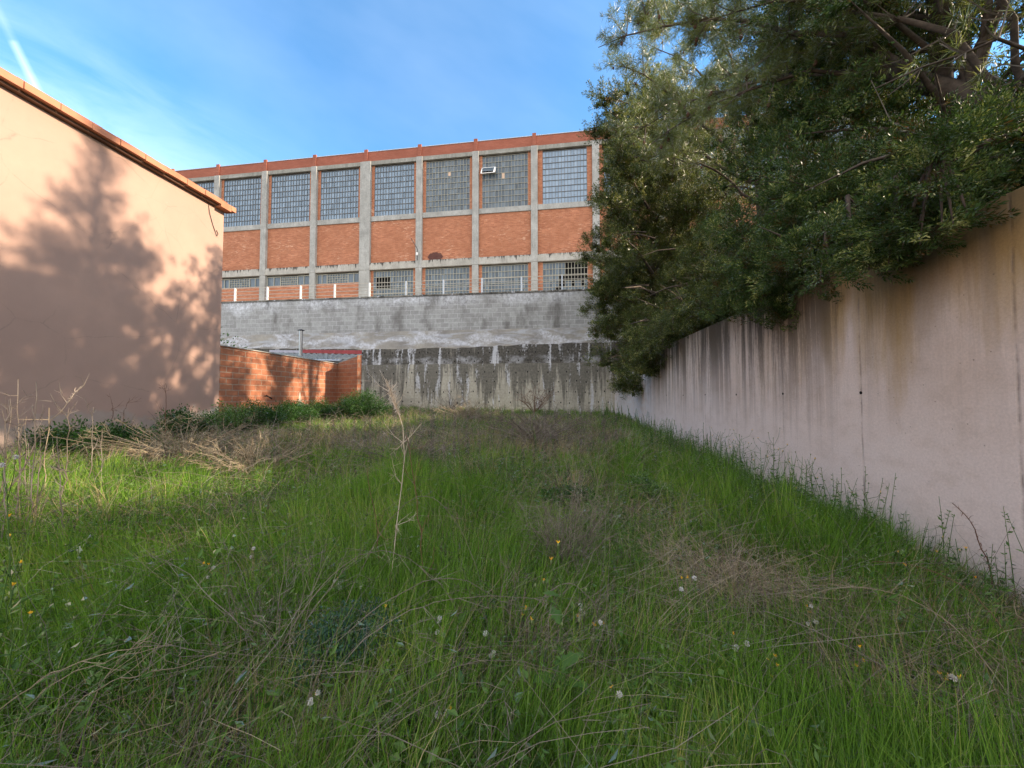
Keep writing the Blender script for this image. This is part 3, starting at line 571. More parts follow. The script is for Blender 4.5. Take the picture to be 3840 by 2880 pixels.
for i in range(len(pil)-1):
    a0, a1 = pil[i], pil[i+1]; h0 = 0.50 if abs(a0-(0.75-20.28)) < .1 else .28; h1 = .5 if abs(a1-(0.75-20.28)) < .1 else .28
    wa, wb = a0+h0+(0.28 if i < 8 else 0.42), a1-h1-(0.28 if i < 8 else 0.42)
    kk = (0.75-a1)/5.07                      # bay number counted from the tree, 0 = nearest the tree
    kk = round(kk)
    brick.box(a0+h0+.002, wa, 0.12, 0.3, ZS1+.003, ZW1+.118); brick.box(wb, a1-h1-.002, 0.12, 0.3, ZS1+.003, ZW1+.118)
    gm = {0: M['glass_bright'], 1: M['glass_dark'], 2: M['glass_dark']}.get(kk, M['glass'])
    mm = M['muntin'] if kk in (1, 2) else M['muntin_grey']
    dk = ()
    if kk == 1: dk = {(c, r) for c in range(0, 4) for r in (6,)} | set()
    window(wa, wb, ZS1+.003, ZW1, 14, 9, gm, mm, dk, mw=0.015 if kk in (1, 2) else .018, tilt=.004)
    if kk == 1:                              # tilted open vent
        dx = (wb-wa)/14; dz = (ZW1-ZS1)/9
        vt = MB(); zt = ZS1+dz*7.05; zb_ = ZS1+dz*5.4; xl, xr = wa-0.02, wa+dx*4.3
        fr = 0.06
        def vy(z): return 0.02-0.55*(zt-z)/(zt-zb_)
        for (xa_, xb_, za_, zb2) in [(xl, xr, zt-fr, zt), (xl, xr, zb_, zb_+fr), (xl, xl+fr, zb_, zt), (xr-fr*2.4, xr, zb_, zt)]:
            vt.prism([(xa_, vy(zb2), zb2), (xb_, vy(zb2), zb2), (xb_, vy(za_), za_), (xa_, vy(za_), za_)], [(xa_, vy(zb2)+.05, zb2), (xb_, vy(zb2)+.05, zb2), (xb_, vy(za_)+.05, za_), (xa_, vy(za_)+.05, za_)])
        vt.prism([(xl+fr, vy(zt-fr)+.02, zt-fr), (xr-fr, vy(zt-fr)+.02, zt-fr), (xr-fr, vy(zb_+.3)+.02, zb_+.3), (xl+fr, vy(zb_+.3)+.02, zb_+.3)], [(xl+fr, vy(zt-fr)+.03, zt-fr), (xr-fr, vy(zt-fr)+.03, zt-fr), (xr-fr, vy(zb_+.3)+.03, zb_+.3), (xl+fr, vy(zb_+.3)+.03, zb_+.3)], 1)
        vt.build('open_vent', [M['whitemetal'], M['glass_dark']], fb)
        b_ = MB(); b_.box(wa+dx*6+.03, wa+dx*7-.03, .155, .165, ZS1+dz*5, ZS1+dz*6); b_.build('pane_board', M['board'], fb)
    if kk == 2:
        dx = (wb-wa)/14; dz = (ZW1-ZS1)/9
        b_ = MB(); b_.box(wa+dx*7+.03, wa+dx*8-.03, .155, .165, ZS1+dz*6.3, ZS1+dz*7); b_.build('pane_board', M['board'], fb)
    # lower storey
    if kk >= 4:                              # high strip windows with brick below
        brick.box(a0+h0+.002, a1-h1-.002, 0.12, 0.3, ZB, F0-1.0)
        xx = a0+h0+.05; seq = [1.3, 1.6, 1.2] if kk % 2 else [1.0, 2.0, 1.1]; tot = sum(seq); L_ = (a1-h1-.05-xx)
        for j, s_ in enumerate(seq):
            wl = L_*s_/tot
            window(xx+.02, xx+wl-.02, F0-0.997, F0-0.15, 2 if j != 1 else 8, 1 if j != 1 else 4, M['glass_dark'], M['muntin'], (), mw=0.018 if j == 1 else 0.035)
            xx += wl
    else:
        brick.box(a0+h0+.002, wa, 0.12, 0.3, ZB, F0-.003); brick.box(wb, a1-h1-.002, 0.12, 0.3, ZB, F0-.003)
        dk = set()
        if kk == 3: dk = {(c, r) for c in range(1, 6) for r in (6, 7)}
        if kk == 0: dk = {(c, r) for c in range(7, 14) for r in (6, 7, 8)} | {(5, 6), (6, 5), (5, 5), (9, 5), (12, 5), (6, 6), (4, 4), (5, 4)}
        window(wa, wb, 6.6+E, F0-0.12, 14, 9, M['glass_dark'], M['muntin'], dk, mw=0.02)
        brick.box(wa, wb, 0.12, 0.3, ZB, 6.6+E-.003)
brick.box(x0, pil[0]-.29, .12, .3, ZS1+.003, ZW1+.118); brick.box(pil[-1]+.29, x1, .12, .3, ZS1+.003, ZW1+.118); brick.box(x0, pil[0]-.29, .12, .3, ZB, F0-.003); brick.box(pil[-1]+.29, x1, .12, .3, ZB, F0-.003)
brick.build('brick_infill', M['fbrick'], fb); par.build('brick_parapet', M['parapet'], fb)
mb = MB(); mb.box(x0, x1, 0.8, 18, ZB, ZTOP-0.3); mb.build('building_core', M['dark'], fb)

# street lamp bracketed to the factory floor beam
q_ = FP + FD*(0.75-5.07*3-0.05)
lp = empty('street_lamp', (q_[0]-0.02, q_[1]-0.32, 11.85+E), fang)
tag(lp, 'small lamp on a thin leaning arm fixed to the brick factory above the stained beam', 'street lamp')
mb = MB(); mb.tube([(0, 0, 0), (0, 0, 0.5), (0, 0, 1.0)], [0.035, 0.03, 0.03], 8); mb.build('pole', M['lampgrey'], lp, True)
mb = MB(); mb.tube([(0, 0, 1.0), (-0.15, -.1, 1.3), (-0.46, -.3, 1.85)], [0.03, 0.028, 0.025], 8); mb.build('arm', M['lampgrey'], lp, True)
mb = MB(); mb.prism([(-0.36, -.37, 1.78), (-0.36, -.19, 1.78), (-0.66, -.17, 2.15), (-0.66, -.39, 2.15)], [(-0.30, -.35, 1.72), (-0.30, -.21, 1.72), (-0.56, -.19, 2.03), (-0.56, -.37, 2.03)]); mb.build('lamp_head', M['lampgrey'], lp)
mb = MB(); mb.box(-.07, .07, -.12, .0, .42, .66); mb.build('junction_box', M['whitemetal'], lp)

# ------------------------------------------------------------------ brick shed
sh = empty('brick_shed', P(9.2, -9, -E), ROT)
tag(sh, 'low shed of hollow orange bricks with corrugated roof and steel chimney', 'shed')
def SL(a, v, z): return (a-9.2, -(v+9), z+E)
mb = MB(); mb.box(0.003, 5.6, 0.0, 0.15, 0.95, 1.40+E); 
def wallseg(mb, p, q, th, z0, zp, zq, m=0):
    px_, py_ = p; qx, qy = q; d = np.array([qx-px_, qy-py_]); d = d/np.linalg.norm(d); n_ = np.array([-d[1], d[0]])*th
    mb.prism([(px_, py_, zp), (qx, qy, zq), (qx+n_[0], qy+n_[1], zq), (px_+n_[0], py_+n_[1], zp)], [(px_, py_, z0), (qx, qy, z0), (qx+n_[0], qy+n_[1], z0), (px_+n_[0], py_+n_[1], z0)], m)
p1 = SL(14.8, -9, 0); p2 = SL(14.0, -7.5, 0); p3 = SL(21.6, -11.8, 0)
mb.prism([(p1[0], p1[1], 1.42+E), (p2[0], p2[1], 1.68+E), (p1[0]+.35, p1[1]+.02, 1.42+E)], [(p1[0], p1[1], .3), (p2[0], p2[1], .3), (p1[0]+.35, p1[1]+.02, .3)])
wallseg(mb, (p2[0]+.01, p2[1]+.02), (p3[0], p3[1]), 0.15, 0.3, 1.67+E, 1.9+E)
wo_ = mb.build('brick_wall', M['sbrick'], sh)
mb = MB(); mb.box(0.003, 5.55, -0.02, 0.1, 0.2, 0.945); mb.build('plinth', M['render_grey'], sh)
mb = MB(); mb.box(0.003, 5.7, -0.03, 0.2, 1.403+E, 1.43+E); mb.build('wall_capping', M['conc'], sh)
mb = MB(); mb.prism([(3.22, -.004, 1.75), (3.30, -.004, 1.76), (3.32, -.004, 1.45), (3.62, -.004, 1.30), (3.66, -.004, 0.97), (3.16, -.004, 0.96)], [(3.22, .02, 1.75), (3.30, .02, 1.76), (3.32, .02, 1.45), (3.62, .02, 1.30), (3.66, .02, 0.97), (3.16, .02, 0.96)]); mb.build('mortar_patch', M['render_grey'], sh)
mb = MB(); mb.prism([(1.55, -.004, 1.62), (1.75, -.004, 1.60), (1.9, -.004, 1.52), (1.95, -.004, 1.56), (1.7, -.004, 1.66)], [(1.55, .02, 1.62), (1.75, .02, 1.60), (1.9, .02, 1.52), (1.95, .02, 1.56), (1.7, .02, 1.66)]); mb.build('broken_brick_hole', M['dark'], sh)
# corrugated roof, from the px/depth survey of its corners
def wp(px, dep, z):
    x = (px-512)/370*dep; a, v = to_av(x, dep); return np.array(SL(a, v, z))
A_, B_, C_, D_ = wp(343, 16.2, 1.62), wp(296, 16.9, 1.74), wp(270, 20.5, 2.46), wp(361, 17.6, 2.02)
nU, nV = 90, 6; Vv = []; Ff = []
for i in range(nU+1):
    t = i/nU
    for j in range(nV+1):
        s_ = j/nV; p = (A_*(1-t)+B_*t)*(1-s_)+(D_*(1-t)+C_*t)*s_
        Vv.append((p[0], p[1], p[2]+0.035*math.sin(i/nU*2*math.pi*15)))
for i in range(nU):
    for j in range(nV):
        b = i*(nV+1)+j; Ff.append([b, b+1, b+nV+2, b+nV+1])
P2t = np.array(SL(14.0, -7.45, 1.70)); 
mb = MB(); mb.add(Vv, Ff); mb.prism([A_, P2t, D_], [A_-(0, 0, .03), P2t-(0, 0, .03), D_-(0, 0, .03)]); rf = mb.build('corrugated_roof', M['corr'], sh)
mb = MB(); g0, g1 = wp(340.5, 16.0, 1.57), wp(303, 16.6, 1.66); mb.tube([g0, g1], [0.055, 0.055], 10); mb.build('gutter', M['galv'], sh, True)
mid = (C_*0.62+D_*0.38)
def flash(p, q, h): return [tuple(p+(0, 0, h)), tuple(q+(0, 0, h)), tuple(q+(0.02, .12, h)), tuple(p+(0.02, .12, h))], [tuple(p), tuple(q), tuple(q+(0.02, .12, 0)), tuple(p+(0.02, .12, 0))]
P2s = P2t+(0, 0, 0.02)
mb = MB(); mb.prism(*flash(D_+(0, 0, .03), mid+(0, 0, .03), 0.17)); fl = mb.build('flashing', M['redpaint'], sh); fl['label'] = 'dark red painted flashing board'
mb = MB(); mb.prism(*flash(mid+(0, 0, .03), C_+(0, 0, .03), 0.12)); fl = mb.build('flashing', M['lilac'], sh); fl['label'] = 'faded pale flashing board'
cpos = wp(299.8, 18.2, 1.85)
mb = MB(); mb.tube([cpos, cpos+(0, 0, 1.42)], [0.08, 0.08], 14); ch = mb.build('chimney', M['steel'], sh, True)
mb = MB(); mb.tube([cpos+(0, 0, 1.44), cpos+(0, 0, 1.50)], [0.17, 0.03], 14); mb.build('chimney_cap', M['lampgrey'], ch)
core = MB(); core.box(0.2, 5.2, 1.2, 7.0, 0.3, 1.2+E); core.build('inner_wall', M['sbrick'], sh)

# ------------------------------------------------------------------ pale house beyond the trees
hs = empty('pale_house', P(9.4, 9.9, -E), ROT)
tag(hs, 'pale blue-white house with brown tiled roof glimpsed through the pine branches', 'house')
mb = MB(); mb.box(-4, 3.6, -7, 0, -0.4, 6.0+E); mb.build('wall', simple('house_wall', (0.62, 0.66, 0.66), 0.9, 0.08), hs)
mb = MB(); mb.prism([(-4.4, .5, 6.1+E), (4.0, .5, 6.1+E), (4.0, -3.5, 7.1+E), (-4.4, -3.5, 7.1+E)], [(-4.4, .5, 6.01+E), (4.0, .5, 6.01+E), (4.0, -3.5, 7.0+E), (-4.4, -3.5, 7.0+E)]); mb.build('roof', M['tile2'], hs)
for x in (-2.6, -.2, 2.2):
    mb = MB(); mb.box(x-.5, x+.5, -0.02, 0.012, 4.0+E, 5.3+E); wn = mb.build('window', M['glass_dark'], hs)
    mb = MB(); mb.box(x-.58, x-.5, -.02, .05, 3.95+E, 5.35+E); mb.box(x+.5, x+.58, -.02, .05, 3.95+E, 5.35+E); mb.box(x-.5, x+.5, -.02, .05, 5.3+E, 5.38+E); mb.box(x-.5, x+.5, -.02, .05, 3.92+E, 4.0+E); mb.build('window_frame', M['whitemetal'], wn)

# ------------------------------------------------------------------ trees
def cyp_tufts(pos, axis, size, nl=34, lw=0.0145, ll=0.046):
    """sprays of scale-leaf twigs: pos (T,3), axis (T,3), size (T,)"""
    T_ = len(pos); ax = norm(axis)
    r = norm(rng.normal(size=(T_, nl, 3))); rad = r-(r*ax[:, None, :]).sum(-1, keepdims=True)*ax[:, None, :]; rad = norm(rad)
    t = rng.uniform(0.0, 1.0, (T_, nl, 1)); s_ = size[:, None, None]
    p = pos[:, None, :]+ax[:, None, :]*t*s_ + rad*s_*0.30*(1-t*0.75)*rng.uniform(0.15, 1, (T_, nl, 1))
    d_ = ax[:, None, :]*0.9+rad*0.65+rng.normal(size=(T_, nl, 3))*0.25
    k = size[:, None]/0.3
    L = (ll*k*rng.uniform(0.7, 1.5, (T_, nl))).ravel(); W = (lw*k*rng.uniform(0.7, 1.4, (T_, nl))).ravel()
    return leaves(p.reshape(-1, 3), d_.reshape(-1, 3), L, W, 0.3)
def needle_tufts(pos, axis, size, nl=26, wd=0.006):
    T_ = len(pos); ax = norm(axis)
    d_ = norm(ax[:, None, :]*0.55+norm(rng.normal(size=(T_, nl, 3))))
    p = np.repeat(pos[:, None, :], nl, 1)+ax[:, None, :]*rng.uniform(-.03, .05, (T_, nl, 1))
    L = (size[:, None]*rng.uniform(0.7, 1.2, (T_, nl))).ravel(); W = np.full(T_*nl, wd)*np.repeat(size/0.12, nl)
    return leaves(p.reshape(-1, 3), d_.reshape(-1, 3), L, W, 0.1)
def bough_points(s, e, rad, n, shell=0.6):
    """tufts over the surfaces of rounded lobes strung along the outer part of a bough"""
    s = np.array(s, float); e = np.array(e, float); ax = e-s; L = np.linalg.norm(ax); ax = ax/L
    K = max(3, int(L/(rad*0.9))+2); tk = np.linspace(0.35, 0.97, K)+rng.uniform(-.05, .05, K)
    r = norm(rng.normal(size=(K, 3))); r = norm(r-(r@ax)[:, None]*ax); rk = rad*rng.uniform(.45, .8, K)*(1.15-tk*0.45)
    ck = s+ax*(tk*L)[:, None]+r*(rad*rng.uniform(.1, .75, K))[:, None]
    k = rng.integers(0, K, n); o = norm(rng.normal(size=(n, 3))); o[:, 2] = np.where(o[:, 2] < -.3, -o[:, 2], o[:, 2])
    rr = rk[k]*(.82+.18*rng.uniform(0, 1, n)) if shell > .3 else rk[k]*rng.uniform(0, .75, n)
    p = ck[k]+(o*np.array([1, 1, .9]))*rr[:, None]
    return p, o*0.9+ax*0.5+np.array([0, 0, .2])
def av3(a, v, z): q = xy(a, v); return np.array([q[0], q[1], z+E])
def prof_cone(h): return np.interp(h, [0, .12, .35, .55, .68, .78, .88, 1.0], [.72, .95, 1.0, .9, .66, .36, .10, .03])
def prof_col(h): return np.interp(h, [0, .1, .4, .75, .9, 1.0], [.6, .85, 1.0, .9, .6, .2])
# gaps in the crowns: the sun passes between the trees onto these parts of the lot (a, v, half sizes, share left out)
GAPS = [(4.55, -5.8, 1.4, 3.6, .99), (12.3, -5.9, 2.8, 3.1, 1.0), (17.0, -2.4, .9, 1.0, 1.0), (3.75, -2.0, .2, 1.0, .95), (5.0, -1.6, .3, .9, .8), (8.6, -5.5, .5, 1.6, .7)]
def hole(w_):
    a = w_[:, 0]*UA[0]+w_[:, 1]*UA[1]; v = w_[:, 0]*VA[0]+w_[:, 1]*VA[1]; tau = (w_[:, 2]-E+0.75)/EL
    a2 = a-Q*tau; v2 = v-tau; u = rng.uniform(size=len(a)); r = np.zeros(len(a), bool)
    wob = .22*np.sin(v2*2.9)+.12*np.sin(v2*7.1+a2*3)
    for (ca, cv, sa, sv_, pr) in GAPS: r |= (np.abs((a2+wob-ca)/sa)**3+np.abs((v2-cv)/sv_)**3 < 1) & (u < pr)
    a3 = a-Q*(v+9); z3 = w_[:, 2]-E-(v+9)*EL; n3 = np.sin(a3*3.1+.6)+.8*np.sin(z3*4.3+a3*1.7)
    zz = w_[:, 2]-E; r |= (a < 5.95+.3*np.sin(zz*4)) & (zz > 3.7) & (zz < 6.4) & (v > 4.2) & (np.sin(zz*5+a*4)+np.sin(v*6-a*3) > -.9) & (u < .85)
    fl = np.sin(a3*6.3+1)*np.sin(z3*5.1+a3*2.3+.5)+.55*np.sin(a3*11.7-z3*8)
    r |= (a3 > 4.8) & (a3 < 9.3) & (z3 > -1.1) & (z3 < 1.1) & (fl > .6-.35*np.clip((a3-7)/1.6, 0, 1)) & (u < .985)
    r |= (a3 > 10.2) & (a3 < 14.5) & (z3 > -.8) & (z3 < 1.45) & (n3 > -.25) & (u < .93)
    return r
def cypress(name, label, a, v, zt, Rr, nb, dens, size, mat, prof, zb=-0.6, extra=(), leafn=34, cut=None, group='cypress trees behind the concrete wall', lw=0.0145):
    base = av3(a, v, 0); z0 = ground(base[0], base[1])
    t_ = empty(name, (base[0], base[1], z0)); off = np.array([base[0], base[1], z0])
    tag(t_, label, 'tree', group)
    H = zt+E-z0; pts = [np.array([0.12*math.sin(k*1.3)*H/14, 0.1*math.cos(k*1.7)*H/14, H*k/7]) for k in range(8)]
    tr = MB(); tr.tube(pts, [0.17*(1-k/7.6)+0.015 for k in range(8)], 8)
    pp, dd = [], []
    bs = []
    for k in range(nb):
        h = (k+rng.uniform())/nb; z = zb+E-z0+(H-(zb+E-z0))*h
        az = k*2.399+rng.uniform(-.4, .4); rr = Rr*prof(h)*rng.uniform(.72, 1.12)
        s_ = np.array([0, 0, max(z-rr*0.35, 0.2)]); e_ = np.array([math.cos(az)*rr, math.sin(az)*rr, z+rr*0.15+0.2*rng.normal()])
        if cut and cut(e_+off): continue
        bs.append((s_, e_, 0.30*rr+0.16))
    for (s_, e_, r_) in extra: bs.append((np.array(s_)-off, np.array(e_)-off, r_))
    for (s_, e_, r_) in bs:
        L = np.linalg.norm(e_-s_); n = max(8, int(1.45*dens*L*r_))
        p, d_ = bough_points(s_, e_, r_, n); pp.append(p); dd.append(d_)
        tr.tube([s_, s_*.5+e_*.5+np.array([0, 0, .06*L]), e_], [0.012+0.013*L, .009+0.008*L, 0.005], 5, cap=False)
    p = np.concatenate(pp); d_ = np.concatenate(dd)
    kp = ~hole(p+off); p = p[kp]; d_ = d_[kp]
    V, F = cyp_tufts(p, d_, size*rng.uniform(.7, 1.35, len(p)), int(leafn*1.55), lw=lw)
    cp = []
    for (s_, e_, r_) in bs:                # inner foliage closes the heart of each bough
        L = np.linalg.norm(e_-s_); q, _d = bough_points(s_, e_, r_*0.8, int(620*L*r_/size*0.34), 0.1); cp.append(q)
    q = np.concatenate(cp); q = q[~hole(q+off)]; V2, F2 = leaves(q, rng.normal(size=q.shape), size*rng.uniform(.18, .34, len(q)), size*rng.uniform(.07, .13, len(q)), 0.2)
    V, F = join([(V, F), (V2, F2)])
    np_mesh('crown', V, F, mat, parent=t_)
    tr.build('trunk', M['bark'], t_, True)
    return t_, len(F)
tot = 0
# A: tall broad cypress at the far end, hanging into the lot
def ptc(X_, Y_, v, dy=0):                  # point on the plane v that is seen at (X_,Y_) of the 2212-wide picture: survey helper
    r = (X_/2.16-512)/370; a = (v*VA[0]-r*v*VA[1])/(r*UA[1]-UA[0]); q = xy(a, v); z = (397-Y_/2.16)*q[1]/370
    return np.array([q[0], q[1], z+E])
def axis_pt(a, v, z): return av3(a, v, z)
exA = []
for (X_, Y_, vv_) in [(1222, 375, 1.55), (1218, 500, 1.5), (1262, 560, 1.85), (1285, 640, 2.0), (1290, 715, 2.1), (1310, 775, 2.4), (1345, 840, 2.9), (1285, 270, 1.95), (1300, 200, 2.0), (1310, 440, 2.1), (1330, 330, 2.2), (1380, 800, 3.0), (1345, 620, 2.4), (1360, 700, 2.6), (1340, 500, 2.3)]:
    e_ = ptc(X_, Y_, vv_); e_av = to_av(e_[0], e_[1]); s_ = av3(e_av[0]*0.6+17.6*0.4+1.0, vv_+1.9, e_[2]-E+ (0.5 if Y_ > 600 else -0.4))
    exA.append((s_, e_, 0.5 if Y_ > 540 or Y_ < 350 else 0.36)); exA.append((e_+np.array([1.0, .2, .15]), e_, .42)); exA.append((e_+np.array([1.2, -.1, -.2]), e_+np.array([.25, 0, 0]), .42))
_, k = cypress('cypress_tree', 'tall dark cypress at the far end of the concrete wall reaching over the lot', 18.2, 5.0, 15.5, 3.0, 110, 44, 0.40, M['cyp2'], prof_col, zb=0.2, extra=exA, leafn=26); tot += k
# B: the spired cypress whose shadow climbs the plastered wall
GC = 'cypress trees behind the concrete wall'
_, k = cypress('cypress_tree', 'conical cypress with pointed top behind the near half of the concrete wall', 6.15, 6.1, 13.3, 2.5, 95, 60, 0.30, M['cyp'], prof_cone, zb=0.6, leafn=30); tot += k
_, k = cypress('cypress_tree', 'slimmer cypress behind the joint between the two near junipers', 8.85, 6.2, 10.7, 1.9, 70, 62, 0.30, M['cyp'], prof_cone, zb=0.8, leafn=28); tot += k
_, k = cypress('cypress_tree', 'dark cypress in the middle of the row behind the streaked wall', 11.3, 6.5, 12.4, 2.0, 75, 55, 0.34, M['cyp'], prof_cone, zb=1.0, leafn=28); tot += k
_, k = cypress('cypress_tree', 'olive cypress set back beside the tall far one', 14.9, 7.0, 11.5, 2.1, 70, 50, 0.36, M['cyp2'], prof_cone, zb=1.0, leafn=26); tot += k
_, k = cypress('cypress_tree', 'broad cypress added out of view behind the nearest stretch of the concrete wall to shade the lot', 0.9, 6.3, 8.4, 2.5, 75, 46, 0.36, M['cyp'], prof_col, zb=0.8, leafn=22); tot += k  # added outside the frame so its shadow covers the near left grass
# D: low bushy ones leaning over the wall, near to far
def hang(alist, vo=3.35):
    out = []
    for (X_, Y_, r_) in alist:
        v_ = vo-0.12*rng.uniform(); e_ = ptc(X_, Y_, v_); ea = to_av(e_[0], e_[1])
        da = rng.uniform(-.2, .4); ze = e_[2]-E; tip = e_+np.array([0, 0, r_*0.25])
        if ze > 1.75: out.append((av3(ea[0]+da, v_+1.3, ze+.5), tip, r_*1.15))
        else:                                   # over the wall top, then down its face
            lip = av3(ea[0]+da*.4, v_+.05, 2.0+.1*rng.uniform()); out.append((av3(ea[0]+da, v_+1.4, 2.35), lip, r_*1.1))
            out.append((lip+np.array([0, 0, .15]), tip, r_*1.25)); out.append((lip*.5+tip*.5+np.array([0, 0, .3]), tip+np.array([UA[0], UA[1], 0])*rng.uniform(-.25, .25), r_*1.1))
    return out
exD = hang([(2075, 490, .2), (2050, 505, .24), (2000, 540, .26), (1950, 575, .26), (1900, 590, .28), (1850, 605, .28), (2060, 400, .3), (2000, 420, .3), (1930, 460, .3)])
_, k = cypress('juniper_tree', 'low dark juniper spilling over the near end of the concrete wall', 4.3, 4.9, 3.0, 1.25, 34, 130, 0.20, M['cyp'], prof_col, zb=1.0, extra=exD, leafn=40, group='junipers leaning over the concrete wall'); tot += k
exE = hang([(1800, 610, .28), (1745, 615, .3), (1690, 620, .3), (1640, 650, .3), (1790, 500, .35), (1700, 520, .35), (1610, 640, .3), (1860, 480, .32), (1750, 420, .35)])
_, k = cypress('juniper_tree', 'bushy juniper with rounded sprays drooping just past the near wall joint', 5.9, 5.0, 3.3, 1.9, 40, 120, 0.22, M['cyp'], prof_col, zb=1.2, extra=exE, leafn=38, group='junipers leaning over the concrete wall'); tot += k
exF = hang([(1585, 660, .28), (1550, 665, .3), (1520, 680, .32), (1490, 695, .35), (1455, 720, .36), (1430, 760, .4), (1405, 790, .4), (1540, 560, .4), (1480, 600, .42), (1440, 660, .42), (1400, 720, .42)], 3.3)
_, k = cypress('juniper_tree', 'olive juniper hanging low over the streaked middle of the concrete wall', 10.4, 5.0, 4.1, 2.0, 44, 80, 0.27, M['cyp2'], prof_col, zb=1.2, extra=exF, leafn=32, group='junipers leaning over the concrete wall'); tot += k
exG = hang([(1390, 790, .4), (1375, 815, .4), (1370, 740, .5), (1395, 650, .5), (1385, 560, .55)], 3.1)
_, k = cypress('juniper_tree', 'yellowish juniper squeezed beside the tall far cypress', 14.6, 5.2, 4.3, 2.1, 44, 62, 0.34, M['cyp2'], prof_col, zb=1.2, extra=exG, leafn=28, group='junipers leaning over the concrete wall'); tot += k

# pines
def pine(label, trunk_pts, trunk_r, boughs, dens, tsize, zfun=None, dead=0):
    base = trunk_pts[0]; t_ = empty('pine_tree', tuple(base)); off = np.array(base, float)
    tag(t_, label, 'tree', 'pine trees behind the concrete wall')
    tr = MB(); tr.tube([np.array(p)-off for p in trunk_pts], trunk_r, 10)
    P_, D_l = [], []; tw = []; cones = []
    for (s_, m_, e_, r0, spread) in boughs:
        s_, m_, e_ = [np.array(q, float)-off for q in (s_, m_, e_)]; m_ = m_+rng.normal(size=3)*.25
        tt = np.linspace(0, 1, 9)[:, None]; c = (1-tt)**2*s_+2*tt*(1-tt)*m_+tt**2*e_
        c[1:-1] += rng.normal(size=(7, 3))*0.05
        tr.tube(list(c), list(np.linspace(r0*.6, 0.008, 9)), 7, cap=False)
        L = np.linalg.norm(e_-s_); nsub = int(L*5)
        for _ in range(nsub):
            t = rng.uniform(.3, 1.0); i = int(t*8); b = c[min(i, 8)]
            dv = norm(norm(e_-s_)*0.7+rng.normal(size=3)*np.array([.8, .8, .55])); l = spread*rng.uniform(.4, 1.1)*(1.15-t*0.5)
            mid = b+dv*l*0.5+np.array([0, 0, -.03*l]); end = b+dv*l+np.array([0, 0, .1*l])
            tw.append([b, mid, end])
            n = max(3, int(dens*l))
            u = rng.uniform(.25, 1.05, n)[:, None]; q = b*(1-u)+end*u+rng.normal(size=(n, 3))*0.09*spread
            P_.append(q); D_l.append(np.tile(dv, (n, 1))+rng.normal(size=(n, 3))*0.5)
            if rng.uniform() < .35: cones.append(mid+np.array([0, 0, -.05]))
    for k in range(dead):
        s_ = np.array(trunk_pts[len(trunk_pts)//2], float)-off+rng.normal(size=3)*.5; d_ = norm(rng.normal(size=3)+np.array([-1.0, 0.3, 0])); 
        tw.append([s_, s_+d_*.6+rng.normal(size=3)*.1, s_+d_*rng.uniform(.9, 1.7)])
    V, F = tubes(np.array(tw), np.tile(np.array([[0.013, 0.009, 0.004]]), (len(tw), 1)), 4); 
    tr.build('trunk', M['bark'], t_, True); np_mesh('twigs', V, F, M['deadwood'], parent=t_)
    p = np.concatenate(P_); d_ = np.concatenate(D_l); kp = ~(hole(p+off) & (rng.uniform(size=len(p)) < .85)); p = p[kp]; d_ = d_[kp]
    V, F = needle_tufts(p, d_, tsize*rng.uniform(.8, 1.25, len(p))); np_mesh('crown', V, F, M['pine'], parent=t_)
    cm = MB(); cm.ball((0, 0, 0), 0.035, 0, 7, 5, (1, 1, 1.5)); c0 = None
    for c in cones[:45]:
        if c0 is None: c0 = cm.build('cone', M['cone'], t_); o = c0
        else: o = c0.copy(); COL.objects.link(o); o.parent = t_
        o.location = tuple(c)
    return len(F)
def lim(a, v, z): return av3(a, v, z)
g1_ = av3(4.6, 8.0, 0)
